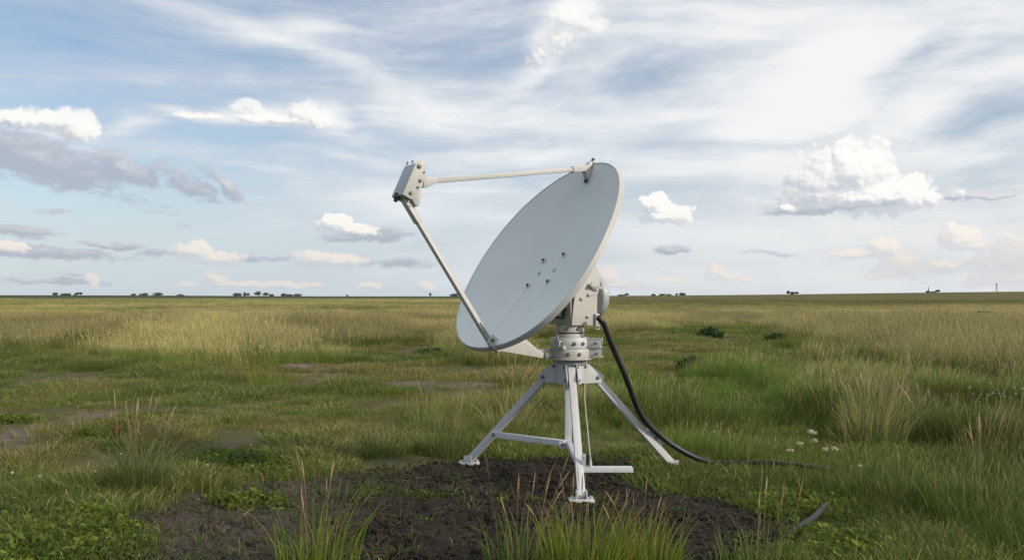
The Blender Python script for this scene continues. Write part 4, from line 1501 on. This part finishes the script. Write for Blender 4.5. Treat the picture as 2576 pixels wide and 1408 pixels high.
    # loose clods on the soil
    def clod(seed):
        g = np.random.default_rng(seed); vs, qs = [], []; o = 0
        for k in range(9):
            c = np.r_[g.normal(0, .10, 2), 0]; r = .005 + .017 * g.random() ** 2.5
            base = np.array([[-1, -1, -.6], [1, -1, -.6], [1, 1, -.6], [-1, 1, -.6], [-.8, -.8, .6], [.8, -.8, .6], [.8, .8, .6], [-.8, .8, .6]]) * (.75 + .5 * g.random((8, 3)))
            a = g.random() * 6.3; rm = np.array([[np.cos(a), -np.sin(a), 0], [np.sin(a), np.cos(a), 0], [0, 0, 1]])
            vs.append((base * r) @ rm.T + c)
            qs.append(np.array([(0, 3, 2, 1), (4, 5, 6, 7), (0, 1, 5, 4), (1, 2, 6, 5), (2, 3, 7, 6), (3, 0, 4, 7)]) + o); o += 8
        return mk_mesh('clod_clump', np.vstack(vs), np.vstack(qs), M['soil'], smooth=False)
    src = [clod(700 + i) for i in range(4)]
    x, y, g = sample(9000, 4.6, 10, R(33), 7, .7)
    sf = soil_f(x, y)
    keep = (g.random(len(x)) < sf * .55 - .1)
    x, y = x[keep], y[keep]; n = len(x)
    scatter('soil_clods', 'loose crumbs of dark earth lying on the bare soil', 'soil crumbs', src,
            np.c_[x, y, terrain(x, y) + .004], g.random(n) * 6.3, np.ones((n, 3)) * (.6 + .8 * g.random(n))[:, None], pal((.1, .1, .1), x), np.zeros(n))

    # dry stalks lying on the soil
    def litter(seed):
        g = np.random.default_rng(seed); m = 16; seg = 3
        t = np.linspace(0, 1, seg + 1)[None, :]
        x0, y0 = g.normal(0, .12, (2, m)); a = g.random(m) * 6.3; ln = .02 + .12 * g.random(m) ** 3; cv_ = g.normal(0, .4, m)
        xx = x0[:, None] + np.cos(a[:, None] + cv_[:, None] * t) * ln[:, None] * t; yy = y0[:, None] + np.sin(a[:, None] + cv_[:, None] * t) * ln[:, None] * t
        zz = .006 + .02 * np.sin(t * 3.1) * g.random((m, 1)) + 0 * xx
        w = .0008 + .0010 * g.random((m, 1)) + 0 * xx
        nx, ny = -np.sin(a)[:, None] * w, np.cos(a)[:, None] * w
        v = np.stack([np.stack([xx - nx, yy - ny, zz], -1), np.stack([xx + nx, yy + ny, zz + .001], -1)], 2).reshape(-1, 3)
        k = (np.arange(m) * (seg + 1) * 2)[:, None] + (np.arange(seg) * 2)[None, :]
        q = np.stack([k, k + 1, k + 3, k + 2], -1).reshape(-1, 4)
        r = np.repeat(g.random(m), (seg + 1) * 2); sd = np.repeat(.25 + .5 * g.random(m), (seg + 1) * 2)
        return v, q, np.ones(len(v)) * .2, r, sd
    src = [clump_mesh('litter_clump', gm, litter(600 + i)) for i in range(4)]
    x, y, g = sample(9000, 4.6, 10, R(33), 5, .7)
    sf = soil_f(x, y)
    left = sstep(-x, -.2, 1.6)
    keep = g.random(len(x)) < np.maximum(sf * (.05 + .16 * left), bare_f(x, y) * .25)
    x, y, sf = x[keep], y[keep], sf[keep]; n = len(x)
    scatter('straw_litter', 'dry straw scattered over the dark soil', 'litter', src,
            np.c_[x, y, terrain(x, y) - .05 * (1 - sf) * sf + .012 * sf], g.random(n) * 6.3, np.ones((n, 3)) * (.7 + .6 * g.random(n))[:, None], pal((.07, .055, .04), x), np.zeros(n))
    # sparse sprouts on the soil
    src = [clump_mesh('sprout_clump', gm, blades(12, 650 + i, .05, .03, .11, .005, .9, 3, .02)) for i in range(4)]
    x, y, g = sample(5200, 4.6, 10, R(33), 6, .7)
    sf = soil_f(x, y); pt = fbm(x * 1.4, y * 1.2, 3, 69)
    left = sstep(-x, .3, 1.7)
    keep = (g.random(len(x)) < sf * (sstep(pt, .55, .75) * .30 + .42 * left + .02)) & (np.hypot(x - .5, y - 7.06) > .2)
    x, y = x[keep], y[keep]; n = len(x)
    scatter('sprouts', 'thin grass sprouts coming up through the dark soil', 'grass', src,
            np.c_[x, y, terrain(x, y) - .005], g.random(n) * 6.3, np.ones((n, 3)) * (.6 + .8 * g.random(n))[:, None], blend(pal((.06, .10, .02), x), pal((.10, .12, .045), x), g.random(n)), np.clip(g.normal(.2, .2, n), 0, 1))


vegetation()

# ------------------------------------------------------------------ plants one can tell apart
PM = {
    'straw': plant_mat('tussock_straw', (.120, .165, .038), (.21, .23, .065), (.46, .40, .18), .90, .35),
    'green': plant_mat('tussock_green', (.085, .145, .024), (.155, .215, .040), (.30, .26, .10), .45, .40),
    'lime': plant_mat('tussock_lime', (.120, .195, .018), (.23, .275, .034), (.38, .30, .09), .40, .45),
    'dull': plant_mat('tussock_dull', (.080, .125, .034), (.135, .180, .055), (.26, .23, .11), .55, .35),
    'brown': plant_mat('tussock_brown', (.050, .042, .020), (.095, .078, .038), (.12, .095, .050), .6, .30),
    'stalk': plant_mat('seed_stalk', (.19, .15, .055), (.30, .24, .10), (.42, .30, .17), .9, .25),
    'shrub': plant_mat('shrub_leaf', (.030, .060, .014), (.062, .100, .024), None, 0, .25),
    'leaf': plant_mat('weed_leaf', (.055, .105, .016), (.110, .165, .028), None, 0, .35),
    'bright': plant_mat('bright_leaf', (.100, .185, .018), (.190, .265, .030), None, 0, .35),
    'rust': plant_mat('rust_leaf', (.20, .085, .040), (.33, .155, .075), None, 0, .2),
    'petal': plant_mat('petal', (.62, .60, .56), (.80, .78, .76), None, 0, .2),
    'cream': plant_mat('cream_petal', (.52, .45, .33), (.74, .66, .50), None, 0, .2),
    'pine': plant_mat('tree_leaf_hazed', (.105, .135, .120), (.165, .195, .155), None, 0, .15),  # lightened and blued: distance haze is put into the leaf colour
    'pale': plant_mat('tree_leaf_pale_hazed', (.125, .155, .135), (.19, .215, .17), None, 0, .15),  # paler leaf, with the same haze mixed into its colour
}


def plant(name, label, cat, group, x, y, parts, mat, rot=0.0, child=None):
    v, q, h, r, s = merge(parts)
    o = link(name, mk_mesh(name, v, q, PM[mat], {'h': h, 'rnd': r, 'seed': s}))
    z = float(terrain(x, y)) - .012
    o.location = (x, y, z); o.rotation_euler = (0, 0, rot)
    tag(o, label, cat, group)
    for (cn, cp, cm) in (child or []):
        v, q, h, r, s = merge(cp)
        link(cn, mk_mesh(cn, v, q, PM[cm], {'h': h, 'rnd': r, 'seed': s}), o)
    return o


def shift(p, dx, dy, dz=0.0, k=1.0):
    return (p[0] * k + np.array([dx, dy, dz]), *p[1:])


G_T = 'grass tussocks standing out of the turf'
TUSS = [  # label, u, v, n, rad, h0, h1, width, lean, material, stalks (n, h0, h1), wind
    ('broad straw coloured tussock with upright stalks in the tall grass right of the cable', 2195, 1130, 260, .32, .36, .66, .0066, .42, 'straw', (80, .52, .72), .08),
    ('dark brown bushy tussock behind the straw coloured one', 2375, 1062, 340, .42, .28, .54, .0065, .40, 'brown', None, .06),
    ('dark green tussock with long arching blades beside the left edge of the bare soil', 350, 1238, 300, .24, .26, .60, .0066, .80, 'dull', (16, .45, .66), .04),
    ('sparse yellow green tussock with tall seed stalks at the front left of the soil', 805, 1425, 76, .22, .24, .56, .0068, .40, 'lime', (15, .38, .58), .05),
    ('thick lime green tussock at the bottom edge in line with the front foot', 1480, 1440, 260, .26, .24, .46, .0072, .34, 'lime', (22, .32, .48), .08),
    ('green tussock at the bottom edge just left of the front foot', 1320, 1432, 150, .22, .20, .44, .0064, .42, 'green', (14, .34, .55), .10),
    ('lime green tussock at the bottom edge between the front foot and the grey pipe', 1625, 1436, 190, .20, .20, .42, .0066, .38, 'lime', (9, .30, .46), .08),
    ('loose green tussock with buff seed heads in front of the grey pipe', 1905, 1442, 80, .26, .18, .42, .0068, .45, 'green', (12, .36, .62), .02),
    ('soft grey green tussock on the turf left of the tripod', 955, 1148, 150, .20, .20, .40, .0055, .70, 'dull', (6, .34, .5), .02),
    ('pale spiky tussock close behind the left foot', 1125, 1142, 170, .20, .24, .50, .0058, .62, 'dull', (10, .45, .66), -.02),
    ('tall wispy straw tussock seen between the left leg and the centre post', 1290, 1098, 170, .30, .34, .62, .0055, .50, 'straw', (36, .55, .80), .05),
    ('yellow green tuft alone on the clearing near the flat stone', 672, 972, 130, .36, .24, .46, .0075, .40, 'lime', None, .06),
    ('straw tuft with a dark foot at the edge of the left meadow', 835, 872, 240, .80, .60, 1.05, .016, .35, 'straw', (50, .8, 1.1), .12),
    ('tall bent seed stalks standing at the right border of the bare soil', 2130, 1240, 26, .10, .20, .40, .0050, .4, 'dull', (5, .40, .56), .0),
    ('tall brown seed stalks in the grass at the lower right corner', 2470, 1330, 90, .34, .20, .42, .0058, .5, 'green', (16, .55, .82), .06),
    ('grey straw tussock leaning over in the right meadow', 2090, 985, 170, .55, .32, .62, .0085, .60, 'brown', (40, .5, .75), .22),
]
for i, (lab, u, v, n, rad, h0, h1, w, lean, mt, st, wind) in enumerate(TUSS):
    x, y = gpt(u, v)
    ch = []
    if st:
        ch.append(('seed_stalks', [blades(st[0], 900 + i, rad * .8, st[1], st[2], .0024 if y < 12 else .005, .30, 6, wind, seed_frac=1.0, head=.0075 if y < 12 else .013, droop=.2)], 'stalk'))
    plant('grass_tussock', lab, 'grass tussock', G_T, x, y, [blades(n, 800 + i, rad, h0, h1, w, lean, 6, wind), blades(n // 2, 850 + i, rad * 1.1, h0 * .3, h1 * .45, w, lean * 1.4, 4, 0)], mt, 0, ch)

G_S = 'low dark shrubs in the grass'
for i, (lab, u, v, rad, h) in enumerate([
        ('small dark green shrub on the clearing right of the cable, the farther left one', 1786, 851, .46, .42),
        ('small dark green shrub on the clearing, further right than the first', 1955, 860, .40, .30),
        ('bigger dark shrub beside the tall green grass behind the cable', 1742, 936, .36, .34),
        ('flat dark clump on the turf under the lower edge of the dish', 1082, 893, .45, .20),
        ('dark round clump at the right end of the far meadow', 2480, 806, 1.1, .6),
        ('leafy dark green bush beside the arching tussock at the soil edge', 600, 1178, .30, .17)]):
    x, y = gpt(u, v)
    sz = .0016 * y + .007
    plant('low_shrub', lab, 'shrub', G_S, x, y, [leaves(620, 1000 + i, rad, .0, h, sz, .3, .45), blades(150, 1050 + i, rad * .95, h * .5, h * 1.15, .0010 * y, .4, 3, .05)], 'shrub')

# flowering plants: thin stems, flower heads of many small faces


def stem_pts(n, seed, rad, h0, h1, w=.0028):
    g = np.random.default_rng(seed)
    p = blades(n, seed, rad, h0, h1, w, .22, 5, .02)
    tips = p[0].reshape(n, -1, 2, 3)[:, -1].mean(1)
    return p, tips


def flower(name, label, group, u, v, n, rad, h0, h1, head, m, sz, mat, seed, leafy=40):
    x, y = gpt(u, v)
    st, tips = stem_pts(n, seed, rad, h0, h1, max(.0028, .00035 * y))
    o = plant(name, label, 'wildflower', group, x, y, [st, blades(leafy, seed + 1, rad, h0 * .3, h1 * .6, .005, .5, 4, .02)], 'green')
    for k, tp in enumerate(tips):
        v_, q, h, r, s = shift(leaves(m, seed * 7 + k, head, -head * .5, head * .5, sz, .8, .8, dome=False), *tp)
        link('flower_head', mk_mesh('flower_head', v_, q, PM[mat], {'h': h, 'rnd': r, 'seed': s}), o)
    return o


G_F = 'white flowering plants in the grass'
flower('yarrow', 'cream white umbel flowers on stiff stalks at the right of the bare soil', G_F, 2045, 1212, 7, .19, .30, .46, .030, 60, .007, 'cream', 31)
flower('yarrow', 'single off white flower head in the grass right of the cream umbels', G_F, 2165, 1208, 1, .02, .13, .16, .022, 40, .006, 'petal', 32, 10)
flower('yarrow', 'pale flower head in the green grass just behind the cable', G_F, 1810, 1128, 1, .02, .17, .20, .024, 40, .007, 'cream', 33, 10)
for k, (u, v, n) in enumerate(((2475, 1035, 5), (2500, 1012, 5), (2530, 1040, 6), (2560, 1022, 6), (2572, 1052, 4))):
    flower('white_flower', 'cluster of small white flowers in the tall grass at the right edge', 'white flowers at the right edge', u, v, n, .14, .26, .40, .017, 26, .0085, 'petal', 40 + k, 10)
G_W = 'tiny white wildflowers dotted over the left turf'
for k, (u, v, h) in enumerate(((482, 1185, .07), (520, 1192, .09), (548, 1188, .08), (88, 1232, .10), (40, 1205, .08), (185, 1205, .07), (240, 1215, .10), (163, 974, .10), (132, 998, .06),
                               (487, 1060, .05), (518, 1068, .05), (498, 1092, .04), (96, 925, .14), (118, 930, .12), (778, 1108, .05), (300, 1150, .06), (628, 1130, .05))):
    flower('small_wildflower', 'tiny white flower standing in the short turf on the left', G_W, u, v, 1, .005, h, h * 1.1, .010, 14, .0065, 'petal', 60 + k, 4)

# rusty dead dock
for k, (lab, u, v, rad, h) in enumerate((('rusty brown dead dock leaves by the trodden path', 258, 1062, .14, .07), ('single orange brown seed head beside the dead dock', 292, 1100, .05, .14), ('small orange withered leaf patch above the dead dock', 236, 1034, .10, .04))):
    x, y = gpt(u, v)
    plant('dead_dock', lab, 'dead plant', 'dead dock plants on the left turf', x, y, [leaves(60, 1100 + k, rad, h * .3, h, .018, .5, .4)], 'rust')

# bright seedlings on the bare soil
SEED = [('bright green seedlings in a row on the dark soil left of the front leg', 930, 1246), ('lone bright rosette on the dark soil near the front left stalks', 1072, 1312), ('small green seedling left of the front foot', 1255, 1256),
        ('green seedling close to the left of the front leg', 1340, 1254), ('green weed on the soil beyond the channel bar end', 1700, 1232), ('bright green weed between the front foot and the grey pipe', 1720, 1282), ('green weed at the soil border below the cable', 1830, 1262), ('grassy weed beside the right foot', 1640, 1186)]
for k, (lab, u, v) in enumerate(SEED):
    x, y = gpt(u, v)
    plant('seedling', lab, 'weed', 'bright seedlings on the bare soil', x, y, [leaves(46 if k else 90, 1200 + k, .075 if k else .15, .0, .035, .011, .8, .42), blades(14, 1230 + k, .06, .03, .09, .005, .8, 3, .0)], 'bright')

# stones
def stone(name, label, cat, u, v, sx, sy, sz, mat, seed, group=None):
    x, y = gpt(u, v)
    bm = bmesh.new(); bmesh.ops.create_icosphere(bm, subdivisions=4, radius=1.0)
    for vt in bm.verts:
        c = vt.co.copy()
        k = 1 + .55 * (float(fbm(c.x * 1.4 + 9 + seed, c.y * 1.4 + c.z * 2.1, 4, seed)) - .5)
        vt.co = Vector((c.x * sx * k, c.y * sy * k, c.z * sz * k))
    for f in bm.faces: f.smooth = True
    me = bpy.data.meshes.new(name); bm.to_mesh(me); bm.free(); me.materials.append(M[mat])
    o = link(name, me, None, (x, y, float(terrain(x, y)) + sz * .25)); o.rotation_euler = (0, 0, seed)
    tag(o, label, cat, group)


stone('flat_stone', 'flat pinkish grey stone lying on the clearing left of the dish', 'stone', 738, 926, .30, .34, .065, 'stone', 3)
stone('pebble', 'white pebble at the edge of the soil below the arching tussock', 'pebble', 500, 1256, .016, .014, .010, 'pebble', 5, 'white pebbles')
stone('pebble', 'white pebble on the grey soil at the bottom left', 'pebble', 388, 1428, .012, .010, .008, 'pebble', 6, 'white pebbles')
stone('pebble', 'small white pebble on the soil behind the front left stalks', 'pebble', 960, 1268, .013, .012, .008, 'pebble', 7, 'white pebbles')

# ------------------------------------------------------------------ trees and masts on the skyline
RT = 1240.0


def sky_xy(u):
    a = math.atan((u - 1288) / FP)
    return RT * math.sin(a), RT * math.cos(a)


PXM = RT / FP


def tree(label, u, w, h, mat='pine', kind='tree', seed=0, trunk=True, group='trees far off on the skyline'):
    """w, h: crown width and height above the ground in photo units"""
    x, y = sky_xy(u); g = np.random.default_rng(2000 + seed)
    z0 = float(terrain(x, y))
    W, H = w * PXM, h * PXM
    o = bpy.data.objects.new('skyline_tree' if kind == 'tree' else 'skyline_bush', None); COL.objects.link(o)
    o.location = (x, y, z0); tag(o, label, 'tree' if kind == 'tree' else 'bush', group)
    parts = []
    k = max(4, int(w / 4)); base = .14 if trunk and h > w * .6 else .0
    for j in range(k):
        cx = (g.random() - .5) * W * .78; r = W * (.26 + .12 * g.random()) if k < 7 else H * (.45 + .25 * g.random())
        top = H * (1 - .55 * (abs(cx) / (W * .5)) ** 2) * (.85 + .15 * g.random())
        lo = H * base * (.6 + .6 * g.random())
        parts.append(shift(leaves(260, 3000 + seed * 31 + j, r, (lo if base else -.3), max(top, lo + H * .35), .34, .2, .7, dome=False), cx, (g.random() - .5) * W * .5))
    v, q, hh, r, s = merge(parts)
    link('crown', mk_mesh('crown', v, q, PM[mat], {'h': hh, 'rnd': r, 'seed': s}), o)
    bm = bmesh.new()
    add_lathe(bm, [(-.5, H * .035 + .10), (H * .25, H * .026 + .06), (H * .62, .05)], (0, 0, 0), Z, 8)
    for j in range(3):
        a = j * 2.1 + seed
        add_tube(bm, [(0, 0, H * .24), (math.cos(a) * W * .10, math.sin(a) * W * .1, H * .42), (math.cos(a) * W * .2, math.sin(a) * W * .2, H * .6)], [H * .02 + .03, H * .012 + .03, .03], 6)
    bm_mesh('trunk', bm, M['bark'], o)
    return o


SKYLINE = [
    ('round dark tree at the left end of the first hedge on the skyline', 141, 12, 8, 'pine'), ('low long hedge left of the lone round tree on the skyline', 172, 50, 5, 'pine'),
    ('lone round dark tree on the skyline, far left', 199, 11, 10, 'pine'), ('low dark bush left of the second skyline hedge', 338, 14, 5, 'pine'),
    ('flat dark hedge clump in the left third of the skyline', 362, 20, 7, 'pale'), ('dark rounded hedge clump further right of the flat one on the skyline', 397, 26, 8, 'pine'),
    ('tiny low bush alone between two hedges on the skyline', 454, 12, 4, 'pale'), ('wide low hedge left of the twin round trees on the skyline', 598, 36, 8, 'pine'),
    ('upright narrow tree rising from the wide hedge on the skyline', 613, 8, 12, 'pine'), ('small roundish tree right of the narrow one on the skyline', 624, 9, 8, 'pale'),
    ('biggest round tree of the skyline group left of the dish', 652, 20, 13, 'pine'), ('second round tree beside the biggest one on the skyline', 670, 14, 10, 'pine'),
    ('low bush right of the second round skyline tree', 683, 12, 6, 'pale'), ('flat bush in the middle of the low skyline row left of the dish', 714, 16, 8, 'pine'),
    ('small bush joining the low skyline row left of the dish', 728, 11, 6, 'pine'), ('rightmost long hedge of the low skyline row left of the dish', 747, 24, 7, 'pale'),
    ('tiny lone tree on the bare skyline well left of the dish', 873, 5, 5, 'pine'), ('slim lone tree on the skyline near the lower feed arm', 1081, 7, 10, 'pine'),
    ('dark hedge showing just left of the dish edge on the skyline', 1146, 24, 8, 'pine'), ('low bush right behind the motor drum on the skyline', 1562, 16, 4, 'pale'),
    ('small pointed tree on the skyline right of the motor drum', 1577, 9, 7, 'pine'), ('small bush left of the long hedge on the right skyline', 1644, 9, 5, 'pine'),
    ('long low hedge on the skyline right of the dish', 1672, 40, 5, 'pale'), ('domed dark end of the long skyline hedge right of the dish', 1712, 28, 8, 'pine'),
    ('left tree of the dark pair on the right skyline', 1983, 10, 10, 'pine'), ('bushy tree in the middle of the dark group on the right skyline', 1993, 9, 8, 'pine'),
    ('rounded tree standing a little apart on the right of the dark group', 2003, 9, 8, 'pine'), ('bush at the foot of the skyline mast', 2334, 6, 6, 'pine'),
    ('dark round tree between the two skyline masts', 2361, 11, 7, 'pine'), ('low hedge between the mast and the round tree on the skyline', 2347, 14, 3, 'pale'),
]
for i, (lab, u, w, h, mt) in enumerate(SKYLINE):
    b = any(k in lab for k in ('hedge', 'bush'))
    tree(lab, u, w * 1.0, h * 1.0, mt, 'bush' if (b and 'tree' not in lab.split(' on ')[0].split(' left ')[0].split(' right ')[0]) else 'tree', i, not b)


def mast(name, label, u, h, head):
    x, y = sky_xy(u); z0 = float(terrain(x, y)); H = h * PXM
    o = bpy.data.objects.new(name, None); COL.objects.link(o); o.location = (x, y, z0)
    tag(o, label, 'mast', 'masts far off on the skyline')
    bm = bmesh.new()
    for sx, sy in ((-1, -1), (1, -1), (1, 1), (-1, 1)):
        add_bar(bm, (sx * H * .10, sy * H * .10, -.3), (sx * .12, sy * .12, H * .86), .16, .16)
    for k in range(5):
        z_ = H * (.12 + .15 * k); r = H * .10 * (1 - z_ / (H * .88)) + .12
        for a, b in (((-r, -r), (r, -r)), ((r, -r), (r, r)), ((r, r), (-r, r)), ((-r, r), (-r, -r))):
            add_bar(bm, (*a, z_), (*b, z_ + H * .05), .09, .09)
    bm_mesh('lattice', bm, M['dark'], o)
    bm = bmesh.new()
    if head:
        add_cyl(bm, (0, 0, H * .84), (0, 0, H), .14, 8); add_box(bm, (0, 0, H * .93), (1, 0, 0), (0, 1, 0), Z, 2.2, .25, .18)
        add_lathe(bm, [(-.1, .9), (.1, .9)], (0, -.3, H * .93), (0, 1, 0), 12)
    else:
        add_cyl(bm, (0, 0, H * .84), (0, 0, H * 1.02), .10, 8); add_box(bm, (.0, 0, H * .96), (1, 0, 0), (0, 1, 0), Z, 1.4, .3, .5)
    bm_mesh('mast_head', bm, M['dark'], o)


mast('lattice_mast', 'lattice mast beside the bush on the right skyline', 2336, 13, False)
mast('lattice_mast', 'rightmost lattice mast on the skyline, standing alone', 2507, 18, True)
x, y = sky_xy(2028)
bm = bmesh.new(); add_cyl(bm, (0, 0, -.3), (0, 0, 3.4), .12, 8, .07); add_bar(bm, (-.5, 0, 3.0), (.5, 0, 3.0), .12, .12)
o = bm_mesh('utility_pole', bm, M['dark'], None); o.location = (x, y, float(terrain(x, y)))
tag(o, 'thin solitary pole on the skyline right of the dark tree group', 'pole')
